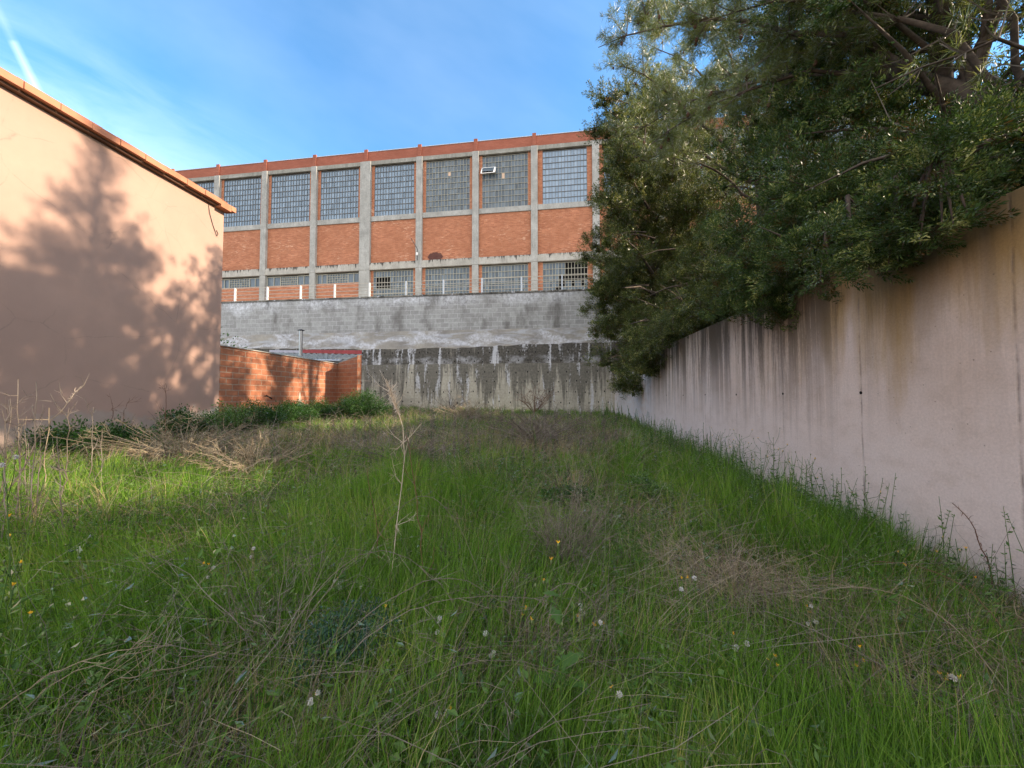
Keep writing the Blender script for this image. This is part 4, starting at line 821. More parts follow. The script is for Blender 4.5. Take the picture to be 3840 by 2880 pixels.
bo = [
 (lim(5.8, 6.0, 4.3), lim(7.0, 4.0, 7.4), lim(9.4, 1.25, 9.0), .10, 1.15),
 (lim(5.8, 6.0, 4.3), lim(8.0, 4.5, 8.6), lim(10.5, 2.0, 10.8), .09, 1.2),
 (lim(6.5, 5.3, 5.4), lim(8.0, 3.6, 7.6), lim(10.6, 2.1, 7.4), .07, 1.0),
 (lim(6.5, 5.3, 5.4), lim(7.0, 3.5, 5.9), lim(8.6, 2.3, 5.8), .06, .85),
 (lim(5.5, 6.4, 3.8), lim(5.8, 4.6, 6.4), lim(6.6, 2.7, 6.6), .08, 1.0),
 (lim(5.5, 6.4, 3.8), lim(4.6, 5.0, 5.8), lim(4.9, 3.4, 5.6), .07, .9),
 (lim(5.5, 6.4, 3.8), lim(4.2, 5.8, 5.9), lim(3.6, 4.2, 5.0), .06, .8),
 (lim(5.8, 6.0, 4.3), lim(6.2, 6.0, 8.4), lim(7.4, 5.0, 10.6), .09, 1.2),
 (lim(5.8, 6.0, 4.3), lim(5.0, 6.4, 7.4), lim(5.6, 5.6, 9.6), .08, 1.2),
 (lim(5.3, 6.6, 3.4), lim(4.6, 5.6, 4.2), lim(5.0, 4.1, 3.9), .05, .7),
 (lim(5.8, 6.0, 4.3), lim(7.6, 5.2, 7.0), lim(9.6, 4.2, 8.2), .08, 1.2),
 (lim(5.3, 6.6, 3.4), lim(3.6, 6.4, 4.2), lim(3.0, 5.2, 3.6), .05, .7),
 (lim(5.8, 6.0, 4.3), lim(5.0, 6.8, 7.6), lim(5.0, 6.4, 10.0), .07, 1.3), (lim(5.8, 6.0, 4.3), lim(4.6, 6.2, 7.0), lim(4.3, 6.0, 9.6), .07, 1.3), (lim(5.8, 6.0, 4.3), lim(5.6, 5.8, 7.6), lim(5.5, 5.2, 9.4), .07, 1.3),
 (lim(5.1, 6.9, 4.0), lim(5.6, 7.4, 6.0), lim(7.0, 7.6, 7.2), .07, 1.1), (lim(5.5, 6.4, 3.8), lim(4.9, 6.2, 6.2), lim(5.2, 5.4, 6.6), .06, 1.0), (lim(5.8, 6.0, 4.3), lim(6.8, 5.6, 6.4), lim(8.0, 4.6, 6.4), .06, 1.0), (lim(5.1, 6.9, 4.0), lim(4.4, 7.4, 5.8), lim(4.4, 7.0, 7.0), .06, 1.0), (lim(5.8, 6.0, 4.3), lim(6.6, 6.2, 7.0), lim(7.6, 5.4, 8.4), .06, 1.1)]
k = pine('leaning pine with dark trunk at the near end of the concrete wall', [(g1_[0], g1_[1], float(ground(g1_[0], g1_[1]))), tuple(lim(4.8, 7.6, 1.6)), tuple(lim(5.3, 6.6, 3.4)), tuple(lim(5.8, 6.0, 4.3)), tuple(lim(6.6, 5.2, 5.6))], [.22, .19, .16, .13, .09], bo, 22, 0.16, dead=60); tot += k
g2_ = av3(12.8, 7.2, 0)
bo = [
 (lim(12.8, 6.9, 7), lim(12.6, 4.5, 10.5), lim(12.8, 2.1, 11.6), .10, 1.3),
 (lim(12.8, 6.9, 7), lim(13.6, 4.6, 9.3), lim(14.4, 2.3, 10.4), .10, 1.3),
 (lim(12.8, 6.9, 8), lim(13.2, 5.6, 11.5), lim(14.0, 3.6, 13.4), .10, 1.4),
 (lim(12.8, 6.9, 8), lim(12.2, 6.0, 11.5), lim(11.6, 4.4, 12.6), .09, 1.3),
 (lim(12.8, 6.9, 6.4), lim(12.6, 5.0, 7.4), lim(12.8, 3.2, 8.2), .08, 1.1)]
k = pine('tall pine rising between the cypresses with sparse sunlit tips', [(g2_[0], g2_[1], float(ground(g2_[0], g2_[1]))), tuple(lim(12.8, 7.1, 3)), tuple(lim(12.8, 6.9, 7)), tuple(lim(12.9, 6.7, 10))], [.22, .19, .14, .06], bo, 16, 0.19); tot += k
print('tree faces', tot)
# ------------------------------------------------------------------ vegetation of the lot
def inside(x, y):
    a, v = to_av(x, y)
    ok = (v < 3.68) & (v > -8.97) & (a > -1.0) & (a < 21.9)
    sh_ = (a > 14.0) & (v < np.interp(a, [14.0, 21.6], [-7.5, -11.8])+0.02)
    n1 = (a > 13.9) & (v < -7.45-(a-14.0)*1.875)      # behind the return wall
    return ok & ~(sh_ & (a > 14.0)) & ~n1
def blobs(x, y, L):
    r = np.zeros_like(x)
    for (cx_, cy_, s1, s2, am) in L: r = np.maximum(r, am*np.exp(-((x-cx_)/s1)**2-((y-cy_)/s2)**2))
    return r
def vnoise(x, y, f, seed=0):
    r = np.zeros_like(x); g_ = np.random.default_rng(seed)
    for k in range(7):
        th = g_.uniform(0, 6.28); ff = f*g_.uniform(.6, 1.8); r += np.sin((x*math.cos(th)+y*math.sin(th))*ff+g_.uniform(0, 6.28))
    return r/7*1.4
DRY = [(3.7, 2.1, .7, 1.0, .85), (-1.9, 2.7, .3, .2, .6), (.9, 2.3, .35, .2, .55), (-.5, 3.6, .45, .3, .6), (1.5, 4.3, .6, .4, .6), (-2.9, 3.2, .4, .3, .6), (.2, 4.6, .4, .5, .5), (-1.6, 1.5, .3, .2, .6), (1.9, 1.9, .5, .25, .7), (2.6, 2.6, .4, .3, .5), (-.2, 1.25, .35, .15, .6), (-4, 8.5, 6, 1.6, .8), (2, 10.5, 3.0, 3.0, .7), (-1.2, 1.6, .5, .4, .6), (0.9, 5.4, .8, .8, .6), (-2.2, 5.6, .7, .7, .55), (-6.2, 6.9, 2.6, 1.3, .95), (-1.6, 10.0, 4.5, 1.8, .7), (0.3, 14.5, 7, 3.0, .6), (1.0, 8.4, 1.6, 1.5, .9), (-3.0, 4.2, .9, .8, .5), (1.7, 3.0, .75, .6, .85), (0.2, 2.0, .5, .3, .45), (-.9, 6.2, .9, 1.0, .5), (-5, 15, 4, 5, .5), (3.0, 1.3, .9, .6, .9), (-4.2, 3.8, 1.0, .8, .45)]
LUSH = [(3.4, 7.0, .9, 3.5, 1.0), (4.4, 12, 1.0, 4.0, .9), (-1.5, 4.4, 1.6, 1.0, .6), (2.9, 4.4, .8, 1.4, .8)]
def sample(n, pw, ymax=22.4):
    """points inside the lot whose density falls with distance from the viewer"""
    out = []; cnt = 0
    while cnt < n:
        x = rng.uniform(-12, 7.5, 400000); y = rng.uniform(0.35, ymax, 400000)
        p = np.minimum(1.0, (1.3/np.hypot(x, y))**pw)
        k = inside(x, y) & (rng.uniform(size=x.shape) < p) & (np.abs(x) < 1.6*y+1.0)
        out.append(np.stack([x[k], y[k]], 1)); cnt += k.sum()
    return np.concatenate(out)[:n]
def on_ground(q, sink=0.02): return np.stack([q[:, 0], q[:, 1], ground(q[:, 0], q[:, 1])-sink], 1)
def grass(name, n, mat, hmin, hmax, wd, pw, keep, lean, hsc=None, nseg=3, label=None, cat=None, bendz=-.45):
    q = sample(n, pw); x, y = q[:, 0], q[:, 1]
    k = rng.uniform(size=len(q)) < keep(x, y); q = q[k]; x, y = q[:, 0], q[:, 1]; n = len(q)
    d = np.hypot(x, y)
    cs = .15*np.maximum(1, d/5)[:, None]; ci = np.floor(q/cs); hh = np.sin(ci[:, :1]*12.9898+ci[:, 1:]*78.233+np.array([0.0, 2.1]))*43758.5453
    cc = (ci+.5+.6*((hh-np.floor(hh))-.5))*cs; out = (q-cc)/cs; q = cc+(q-cc)*.55; x, y = q[:, 0], q[:, 1]; h3 = (hh[:, 0]*7.7) % 1.0
    h = (.72+.5*h3)*rng.uniform(hmin, hmax, n)*(1+0.35*vnoise(x, y, 2.2, 3))*(hsc(x, y) if hsc else 1)
    th = rng.uniform(0, 2*math.pi, n)+0; ln = np.abs(rng.normal(size=n))*lean
    wx, wy = 0.35*vnoise(x, y, 1.1, 5), 0.35*vnoise(x, y, 1.1, 6)
    dr = norm(np.stack([np.cos(th)*ln*.5+wx*lean+out[:, 0]*.35, np.sin(th)*ln*.5+wy*lean+out[:, 1]*.35, np.ones(n)], 1))
    bend = np.stack([np.cos(th)*ln+wx*lean*1.5, np.sin(th)*ln+wy*lean*1.5, bendz*ln], 1)*0.8
    W = wd*rng.uniform(.6, 1.5, n)*np.maximum(1, (d/3.2))**0.75
    V, F = blades(on_ground(q), dr, h, W, bend, nseg)
    o = np_mesh(name, V, F, mat); tag(o, label, cat, kind='stuff'); return len(F)
hs_ = lambda x, y: (1+0.5*blobs(x, y, LUSH)-0.35*blobs(x, y, DRY))*np.interp(y, [0, 4, 12, 22], [1, .95, .8, .75])*(1-.45*np.exp(-((x-3.9)/.9)**2-((y-2.0)/1.5)**2))
nf = grass('green_grass', 330000, M['grass'], .16, .40, .0062, 1.25, lambda x, y: np.clip(.72-0.75*blobs(x, y, DRY)+.5*vnoise(x, y, 3.1, 9)+.3*vnoise(x, y, 1.2, 10), .05, 1), .34, hs_, 3, 'tall bright green grass covering the abandoned lot', 'grass')
nf += grass('fine_grass', 90000, M['grass'], .30, .56, .0040, 1.5, lambda x, y: np.clip(.8-0.95*blobs(x, y, DRY)+.3*vnoise(x, y, 1.9, 19), .02, 1), .22, hs_, 4, 'fine taller grass blades standing above the green sward', 'grass')
nf += grass('dry_grass', 120000, M['drygrass'], .14, .42, .0045, 1.15, lambda x, y: np.clip(1.1*blobs(x, y, DRY)+.14+.2*vnoise(x, y, 1.3, 12), .05, 1), .75, lambda x, y: 1.0+0*x, 3, 'withered straw-coloured grass among the green', 'dry grass')
# dry stalks: long thin arching stems, tangled
def stalks(name, n, mat, lmin, lmax, r0, keep, spread, pw, label, cat, segs=7, tw=0.05):
    q = sample(n, pw); k = rng.uniform(size=len(q)) < keep(q[:, 0], q[:, 1]); q = q[k]; n = len(q); d = np.hypot(q[:, 0], q[:, 1])
    L = rng.uniform(lmin, lmax, n); th = rng.uniform(0, 2*math.pi, n); el = rng.uniform(.25, 1.4, n)
    dr = np.stack([np.cos(th)*np.cos(el), np.sin(th)*np.cos(el), np.sin(el)], 1)
    be = np.stack([np.cos(th+rng.normal(size=n)*.6)*spread, np.sin(th+rng.normal(size=n)*.6)*spread, -rng.uniform(.1, .75, n)], 1)
    t = np.linspace(0, 1, segs)
    Pt = on_ground(q)[:, None, :]+L[:, None, None]*(dr[:, None, :]*t[None, :, None]+be[:, None, :]*(t**2)[None, :, None]*.8)
    Pt += np.cumsum(rng.normal(size=Pt.shape)*tw*0.35, 1)*L[:, None, None]*np.array([1, 1, .7])
    gz_ = ground(Pt[..., 0], Pt[..., 1]); Pt[..., 2] = np.maximum(Pt[..., 2], gz_+0.02)
    Rr = (r0*rng.uniform(.6, 1.5, n)*np.maximum(1, d/3)**.8)[:, None]*np.linspace(1, .45, segs)[None, :]
    V, F = tubes(Pt, Rr, 3); o = np_mesh(name, V, F, mat); tag(o, label, cat, kind='stuff'); return len(F)
nf += stalks('dry_stalks', 32000, M['twig'], .35, 1.0, .0012, lambda x, y: np.clip(.55*blobs(x, y, DRY)+.17+.16*vnoise(x, y, 1.2, 22), .06, 1), .5, 1.2, 'tangle of thin grey-brown dead stems lying through the grass', 'dead stems')
nf += stalks('straw_stems', 17000, M['straw'], .3, .8, .0011, lambda x, y: np.clip((.7*blobs(x, y, DRY)+.12+.2*vnoise(x, y, 1.2, 23)), .05, 1), .6, 1.2, 'pale bent straw stems scattered over the weeds', 'straw')
# low broad leaves
q = sample(9000, 1.3); k = rng.uniform(size=len(q)) < np.clip(.35+.5*vnoise(q[:, 0], q[:, 1], 1.6, 31)+.5*blobs(q[:, 0], q[:, 1], LUSH)-.4*blobs(q[:, 0], q[:, 1], DRY), 0, 1); q = q[k]
pp = np.repeat(on_ground(q), 7, 0)+rng.normal(size=(len(q)*7, 3))*np.array([.05, .05, .09])+np.array([0, 0, .14]); pp[:, 2] = np.maximum(pp[:, 2], ground(pp[:, 0], pp[:, 1])+.01)
ax = rng.normal(size=pp.shape)*np.array([1, 1, .4])+np.array([0, 0, .3]); V, F = leaves(pp, ax, rng.uniform(.03, .075, len(pp)), rng.uniform(.012, .034, len(pp)), .2)
tag(np_mesh('low_weeds', V, F, M['weed']), 'low broad-leaved weeds growing between the grass blades', 'weeds', kind='stuff'); nf += len(F)
def forbs(name, n, pw, keep, hmin, hmax, mat, label, cat, ll=.05, nl=16):
    q = sample(n, pw); k = rng.uniform(size=len(q)) < keep(q[:, 0], q[:, 1]); q = q[k]; n = len(q)
    h = rng.uniform(hmin, hmax, n); top = rng.normal(size=(n, 3))*.14*np.array([1, 1, 0])+np.array([0, 0, 1.0]); b = on_ground(q)
    t = np.linspace(0, 1, 5); cv_ = rng.normal(size=(n, 3))*.06; Pt = b[:, None, :]+h[:, None, None]*(top[:, None, :]*t[None, :, None]+cv_[:, None, :]*(t**2)[None, :, None])
    V1 = tubes(Pt, np.tile(np.linspace(.003, .0012, 5), (n, 1))*np.maximum(1, np.hypot(q[:, 0], q[:, 1])/3.5)[:, None], 3)
    u = rng.uniform(.12, 1.0, (n, nl)); p = b[:, None, :]+h[:, None, None]*(top[:, None, :]*u[..., None]+cv_[:, None, :]*(u**2)[..., None])
    d_ = rng.normal(size=(n, nl, 3))*np.array([1, 1, .3])+np.array([0, 0, .45]); L = ll*rng.uniform(.5, 1.5, (n, nl))*(1.35-u)
    V2 = leaves(p.reshape(-1, 3), d_.reshape(-1, 3), L.ravel(), (L*.36).ravel(), .2)
    V, F = join([V1, V2]); tag(np_mesh(name, V, F, mat), label, cat, kind='stuff'); return len(F)
bank = lambda x, y: np.clip(1.1*np.exp(-((to_av(x, y)[1]-3.1)/.75)**2)*np.interp(to_av(x, y)[0], [2, 3.5, 5, 10, 13], [.05, .3, 1, 1, .2]), 0, 1)
nf += forbs('bank_weeds', 16000, .7, lambda x, y: bank(x, y)*.55, .3, .85, M['weed'], 'leafy upright weeds crowding the bank along the concrete wall', 'weeds', .055, 22)
nf += forbs('leafy_weeds', 6500, 1.2, lambda x, y: np.clip(.35+.5*vnoise(x, y, 1.7, 41), 0, 1), .18, .5, M['weed'], 'scattered leafy weeds standing among the grass', 'weeds', .05, 16)
print('veg faces', nf)

def gp(x, y): return (x, y, float(ground(np.array(x), np.array(y))))
def from_px(X_, Y_, dep): return np.array([(X_/2.16-512)/370*dep, dep, (397-Y_/2.16)*dep/370+E])
# shrubs
def bush(label, x, y, rx, h, mat, n, ls=.05, group='leafy shrubs along the building and shed', name='green_shrub'):
    b = gp(x, y); t_ = tag(empty(name, b), label, 'shrub', group)
    ns = 14; st = []; cents = []
    for k in range(ns):
        az = rng.uniform(0, 6.28); rr = rx*math.sqrt(rng.uniform()); hh = h*(1-.45*(rr/rx)**2)*rng.uniform(.7, 1.0)
        e_ = np.array([math.cos(az)*rr, math.sin(az)*rr, hh]); st.append([np.zeros(3), e_*np.array([.6, .6, .45]), e_]); cents.append(e_)
    V, F = tubes(np.array(st), np.tile(np.array([[.012, .008, .004]]), (ns, 1)), 5); np_mesh('stems', V, F, M['bark'], parent=t_)
    C_l = np.array(cents); pick = rng.integers(0, ns, n)
    u = rng.uniform(.45, 1.05, n)[:, None]; n *= 3; pick = rng.integers(0, ns, n); u = rng.uniform(.45, 1.05, n)[:, None]; r = norm(rng.normal(size=(n, 3)))*(rng.uniform(0, 1, n)**.4)[:, None]*np.array([.30, .30, .22])*(rx+h)*.55
    p = C_l[pick]*u+r; p[:, 2] = np.abs(p[:, 2]); V, F = leaves(p, r+np.array([0, 0, .08])+rng.normal(size=p.shape)*.12, ls*rng.uniform(.6, 1.4, n), ls*.5*rng.uniform(.6, 1.3, n), .25)
    np_mesh('foliage', V, F, mat, parent=t_)
def bav(a, v): q = xy(a, v); return q[0], q[1]
bush('dark green shrub at the foot of the plastered wall behind the dry stems', *bav(5.8, -8.1), .75, .72, M['bush'], 2600)
bush('small dark shrub by the plastered wall near its far corner', *bav(7.7, -8.3), .5, .75, M['bush'], 1800)
bush('light green shrub at the corner of the plastered wall and the brick shed', *bav(8.55, -8.1), .6, .82, M['weed'], 2200)
bush('large rounded dark shrub at the start of the brick shed wall', *bav(9.7, -8.0), .75, .92, M['bush'], 3600)
bush('rounded green shrub under the mortar patch of the brick shed', *bav(11.0, -8.1), .7, .88, M['bush'], 3400)
bush('small shrub near the inner corner of the brick shed wall', *bav(12.6, -8.1), .6, .85, M['bush'], 2200)
bush('wide dark bush hiding the foot of the shed corner by the grey wall', *bav(12.7, -6.7), .85, 1.12, M['bush'], 4200)
bush('leafy sapling showing above the shed wall beside the plastered building', *bav(11.7, -11.55), .5, 3.3, M['bush'], 900, .09, 'shrubs behind the shed', 'sapling')
# tall grass tussocks by the wall
# dead twiggy shrubs
def dead_shrub(label, x, y, h, rx, n, mat, rad=.0022, name='dead_shrub', group='dead twiggy shrubs in the grass', sub=7, fork=.8, grav=0.0):
    b = gp(x, y); t_ = tag(empty(name, b), label, 'dead shrub', group); Pm = []; Rm = []; Ps = []; Rs = []
    for k in range(n):
        az = rng.uniform(0, 6.28); sp = rx*math.sqrt(rng.uniform()); e_ = np.array([math.cos(az)*sp, math.sin(az)*sp, h*rng.uniform(.55, 1.0)*(1-.3*(sp/rx)**2)])
        t = np.linspace(0, 1, 7)[:, None]; c = e_*t*np.array([1, 1, 0])+np.array([0, 0, 1])*e_[2]*(t**(.8))+np.cumsum(rng.normal(size=(7, 3))*.018, 0)*t; Pm.append(c); Rm.append(np.linspace(rad*1.7, rad*.7, 7))
        for j in range(sub):
            i = rng.integers(2, 7); d_ = norm(norm(c[i]-c[i-2])+rng.normal(size=3)*fork); L = h*rng.uniform(.12, .38); m_ = rng.normal(size=3)*.03
            Ps.append([c[i], c[i]+d_*L*.5+m_, c[i]+d_*L+np.array([0, 0, grav*L])]); Rs.append([rad*.9, rad*.7, rad*.45])
            for _ in range(3):
                s0 = c[i]+d_*L*rng.uniform(.3, .9); d2 = norm(d_+rng.normal(size=3)*.8); l2 = L*rng.uniform(.25, .6); Ps.append([s0, s0+d2*l2*.5, s0+d2*l2]); Rs.append([rad*.6, rad*.5, rad*.35])
    V, F = tubes(np.array(Pm), np.array(Rm), 4); np_mesh('main_stems', V, F, mat, parent=t_)
    V, F = tubes(np.array(Ps), np.array(Rs), 3); np_mesh('twigs', V, F, mat, parent=t_)
dead_shrub('grey dead twiggy shrub standing in bright grass right of the centre', .47, 3.0, .78, .42, 60, M['twig'], .0014)
dead_shrub('brown tangled dead shrub in the low middle of the foreground', .02, 2.05, .5, .8, 40, M['twig'], .0013)
dead_shrub('broken grey dead weed leaning over in the left foreground', -1.25, 2.0, .75, .5, 12, M['twig'], .0015)
dead_shrub('wide mat of pale dry stems near the left building', -5.9, 6.7, .75, 1.6, 60, M['straw'], .0045)
dead_shrub('pale dry tangle beside the sunlit grass on the left', -4.0, 5.8, .7, 1.1, 40, M['straw'], .004)
dead_shrub('dark brown dry thicket in the middle distance before the grey wall', .6, 9.0, .85, 1.4, 60, M['twig'], .005)
dead_shrub('thin dry thicket left of the tall pale-headed stalk', -1.9, 6.6, .65, 1.1, 40, M['twig'], .0035)
dead_shrub('heap of collapsed straw by the foot of the concrete wall', 1.75, 3.0, .34, .95, 90, M['straw'], .0016, grav=-.3)
dead_shrub('loose dry heap in the near right corner of the lot', 2.7, 1.75, .45, .8, 40, M['straw'], .002, grav=-.3)
dead_shrub('row of bare upright stems at the foot of the grey retaining wall', 1.2, 19.6, 1.6, .9, 26, M['redtwig'], .008, sub=3)
dead_shrub('faint dry clump at the base of the retaining wall', -3.4, 20.0, 1.3, 1.3, 22, M['twig'], .007, sub=3)
dead_shrub('dry clump on the back slope in front of the grey wall', -1.8, 14.5, .8, 1.4, 40, M['straw'], .006)
# tall single stalks
def stalk(label, pts, r0, mat, branches=0, head=None, bl=.25, group='tall dead stalks rising above the grass', fork=.9, bmat=None, tuft=None):
    b = np.array(gp(pts[0][0], pts[0][1])); pts = [b]+[np.array(p, float) for p in pts[1:]]
    t_ = tag(empty('dry_stalk', tuple(b)), label, 'stalk', group)
    n = 14; u = np.linspace(0, len(pts)-1.0001, n); A = np.array(pts); c = np.array([A[int(k)]*(1-(k % 1))+A[int(k)+1]*(k % 1) for k in u])-b
    c[1:] += rng.normal(size=(n-1, 3))*.006
    tr = MB(); tr.tube(list(c), list(np.linspace(r0, r0*.4, n)), 6); tr.build('stem', mat, t_, True)
    if branches:
        Ps, Rs = [], []
        for _ in range(branches):
            i = rng.integers(4, n); ax_ = norm(c[min(i, n-1)]-c[i-2]); d_ = norm(ax_*.9+rng.normal(size=3)*fork); L = bl*rng.uniform(.4, 1.2)
            Ps.append([c[i-1], c[i-1]+d_*L*.5+rng.normal(size=3)*.01, c[i-1]+d_*L+np.array([0, 0, L*.25])]); Rs.append([r0*.5, r0*.35, r0*.2])
            for _ in range(2):
                s0 = c[i-1]+d_*L*rng.uniform(.4, .9); d2 = norm(d_+rng.normal(size=3)*.7); Ps.append([s0, s0+d2*L*.2, s0+d2*L*.4]); Rs.append([r0*.3, r0*.25, r0*.15])
        V, F = tubes(np.array(Ps), np.array(Rs), 3); np_mesh('branches', V, F, bmat or mat, parent=t_)
    if head:
        z0_, k_, wd_ = head; i0 = int(n*z0_); p = []; d_ = []
        for _ in range(k_):
            f = rng.uniform(i0, n-1); i = int(f); q_ = c[i]*(1-(f-i))+c[min(i+1, n-1)]*(f-i); env = wd_*math.sin(math.pi*min(max((f-i0)/(n-1-i0), .08), .95))
            o_ = norm(rng.normal(size=3))*env*rng.uniform(.2, 1); p.append(q_); d_.append(o_+np.array([0, 0, .2*env]))
        p = np.array(p); d_ = np.array(d_); L = np.linalg.norm(d_, axis=1); dn = norm(d_); cu = rng.normal(size=d_.shape)*.35
        V, F = blades(p, dn, L*1.3, np.full(len(p), .006), cu, 3, tipw=.4)
        np_mesh('seed_head', V, F, M['pale'], parent=t_)
    if tuft:
        p = c[int(n*tuft)]; d_ = rng.normal(size=(26, 3))*np.array([.012, .012, .01])+np.array([.02, 0, -.05]); V, F = blades(np.tile(p, (26, 1))+rng.normal(size=(26, 3))*.012, norm(d_), rng.uniform(.02, .06, 26), np.full(26, .003), rng.normal(size=(26, 3))*.3, 3, tipw=.4); np_mesh('withered_tuft', V, F, M['pale'], parent=t_)
    return t_
stalk('tallest pale stalk with fluffy curled seed head in front of the grey wall', [(-.88, 2.72), from_px(848, 1290, 2.7), from_px(873, 1000, 2.7), from_px(868, 905, 2.7), from_px(835, 820, 2.7)], .0042, M['pale'], 18, (.72, 340, .058), .17, tuft=.42)
stalk('dark thin stalk just left of the tall pale-headed stalk', [(-.98, 2.9), from_px(828, 1260, 2.85), from_px(817, 1120, 2.85), from_px(795, 1010, 2.85)], .004, M['redtwig'], 4)
stalk('reddish stalk just right of the tall pale-headed stalk', [(-.60, 2.65), from_px(920, 1230, 2.65), from_px(905, 1090, 2.65), from_px(878, 935, 2.65)], .0045, M['redtwig'], 5)
stalk('slender pale stalk on the slope below the shed', [(-3.3, 6.1), from_px(585, 1010, 6.0), from_px(578, 940, 6.0)], .006, M['straw'], 2)
LS = [(48, 905, 40, 1270, 3.5, 'grey slim stalk close to the frame edge', 12), (150, 880, 135, 1180, 3.9, 'stalk with fine side twigs behind the feathery one', 12), (90, 925, 85, 1240, 3.5, 'short dark stalk between two tall ones', 16), (25, 860, -5, 1200, 3.6, 'pale bent stalk at the very edge of the lot', 8), (225, 930, 215, 1150, 4.4, 'low twiggy stalk before the first shrub', 10), (35, 820, 52, 1250, 3.7, 'bare brown stalk at the left edge against the plastered wall', 14), (78, 825, 70, 1300, 3.4, 'tallest twiggy stalk of the left cluster', 16), (172, 832, -20, 1080, 3.6, 'long stalk leaning right with a pale feathery tip', 6), (105, 880, 95, 1200, 4.0, 'straight yellowish stalk in the left cluster', 4), (12, 880, 20, 1280, 3.2, 'forked dark stalk nearest the left edge', 12), (128, 940, 150, 1260, 3.3, 'dark stalk with stubby side shoots in the left cluster', 22), (60, 900, 60, 1240, 3.9, 'pale slim stalk in the middle of the left cluster', 6), (202, 880, 190, 1120, 4.6, 'thin stalk standing apart right of the left cluster', 5)]
for (xt, yt, xb, yb, dep, lab, nb_) in LS:
    p0 = from_px(xb, yb, dep); mid = from_px((xt+xb)/2+6, (yt+yb)/2, dep)
    stalk(lab, [(p0[0], p0[1]), mid, from_px(xt, yt, dep)], .0068, M['twig'] if nb_ != 4 else M['straw'], nb_, (.82, 60, .04) if nb_ == 6 and xt > 150 else None, .20 if nb_ < 20 else .07, 'dead stalks at the left edge of the lot')
for i, (X_, Y0, Y1, dep, lab) in enumerate([(752, 828, 905, 7.2, 'thin dark stalk against the plastered wall near its far corner'), (527, 870, 930, 7.3, 'short bare stalk before the plastered wall'), (565, 860, 930, 7.3, 'bent bare stalk before the plastered wall')]):
    X2 = {0: 357, 1: 527*.46, 2: 565*.47}[i] if i else 357
    stalk(lab, [(from_px(X2+3, Y1, dep)[0], dep), from_px(X2+2, (Y0+Y1)/2, dep), from_px(X2+(14 if i == 2 else 1), Y0, dep)], .007, M['redtwig'], 5, bl=.2, group='bare stalks by the plastered wall')
# spiny arching stem against the right wall
tp = [from_px(2128, 1258, 3.05), from_px(2112, 1190, 3.0), from_px(2088, 1125, 2.95), from_px(2048, 1082, 2.95)]
t_ = stalk('arching red-brown thorny stem leaning against the concrete wall', [(tp[0][0], tp[0][1]), tp[0], tp[1], tp[2], tp[3]], .006, M['redtwig'], 0, group=None)
c = np.array([tp[k] for k in range(4)])-np.array(t_.location); us = np.linspace(0, 2.99, 70); pts_ = np.array([c[int(k)]*(1-k % 1)+c[int(k)+1]*(k % 1) for k in us]); V, F = blades(pts_, norm(rng.normal(size=(70, 3))*np.array([1, .6, .5])), rng.uniform(.02, .05, 70), np.full(70, .007), rng.normal(size=(70, 3))*.2, 2); np_mesh('thorns', V, F, M['redtwig'], parent=t_)
# arching pale straws in the left foreground and long twigs on the right
def arch(label, pts, r0, mat, group, twigs=3):
    A = np.array([np.array(p, float) for p in pts]); b = np.array(gp(A[0][0], A[0][1])); A[0] = b
    t_ = tag(empty('fallen_stem', tuple(b)), label, 'stem', group); n = 22; L = []
    for k in np.linspace(0, 1, n):                               # Bezier through control points
        q_ = A.copy(); m_ = len(q_)
        for r in range(1, m_): q_ = q_[:-1]*(1-k)+q_[1:]*k
        L.append(q_[0]-b)
    L = np.array(L); L[2:] += rng.normal(size=(n-2, 3))*.003; tr = MB(); tr.tube(list(L), list(np.linspace(r0, r0*.5, n)), 5)
    tr.build('stem', mat, t_, True)
    if twigs:
        Ps = []
        for _ in range(twigs):
            i = rng.integers(8, n-1); d_ = norm(norm(L[i]-L[i-2])+rng.normal(size=3)*.5); l = rng.uniform(.06, .18); Ps.append([L[i], L[i]+d_*l*.5+rng.normal(size=3)*.008, L[i]+d_*l])
        V, F = tubes(np.array(Ps), np.tile([[r0*.6, r0*.5, r0*.3]], (len(Ps), 1)), 3); np_mesh('side_twigs', V, F, mat, parent=t_)
G1 = 'arching pale stems in the left foreground'
arch('pale stem arching right from the left edge of the foreground', [from_px(-60, 1560, 1.5), from_px(60, 1430, 1.5), from_px(230, 1400, 1.55), from_px(345, 1382, 1.6)], .0028, M['straw'], G1)
arch('looping pale stem below the leaning dead weed', [from_px(60, 1640, 1.45), from_px(20, 1450, 1.5), from_px(220, 1420, 1.6), from_px(390, 1380, 1.7)], .0026, M['straw'], G1)
arch('long low pale stem curving towards the middle', [from_px(150, 1680, 1.4), from_px(130, 1400, 1.5), from_px(320, 1470, 1.6), from_px(480, 1400, 1.7)], .0028, M['straw'], G1)
arch('pale stem with forked tip above the left grass', [from_px(180, 1640, 1.5), from_px(210, 1500, 1.55), from_px(290, 1330, 1.65), from_px(370, 1385, 1.7)], .0024, M['straw'], G1, 6)
G2 = 'long dead stems across the right foreground'
arch('long straight twig slanting down to the bottom right corner', [from_px(2300, 1720, 1.25), from_px(2150, 1560, 1.4), from_px(1900, 1400, 1.7), from_px(1640, 1310, 2.1)], .003, M['twig'], G2)
arch('bowed pale stem crossing in front of the concrete wall foot', [from_px(2230, 1560, 1.6), from_px(2100, 1300, 2.0), from_px(1900, 1210, 2.3), from_px(1700, 1290, 2.4)], .003, M['straw'], G2)
arch('thick pale stem lying across the lower right grass', [from_px(1560, 1600, 1.55), from_px(1700, 1540, 1.6), from_px(1900, 1580, 1.6), from_px(2120, 1470, 1.7)], .0036, M['straw'], G2, 8)
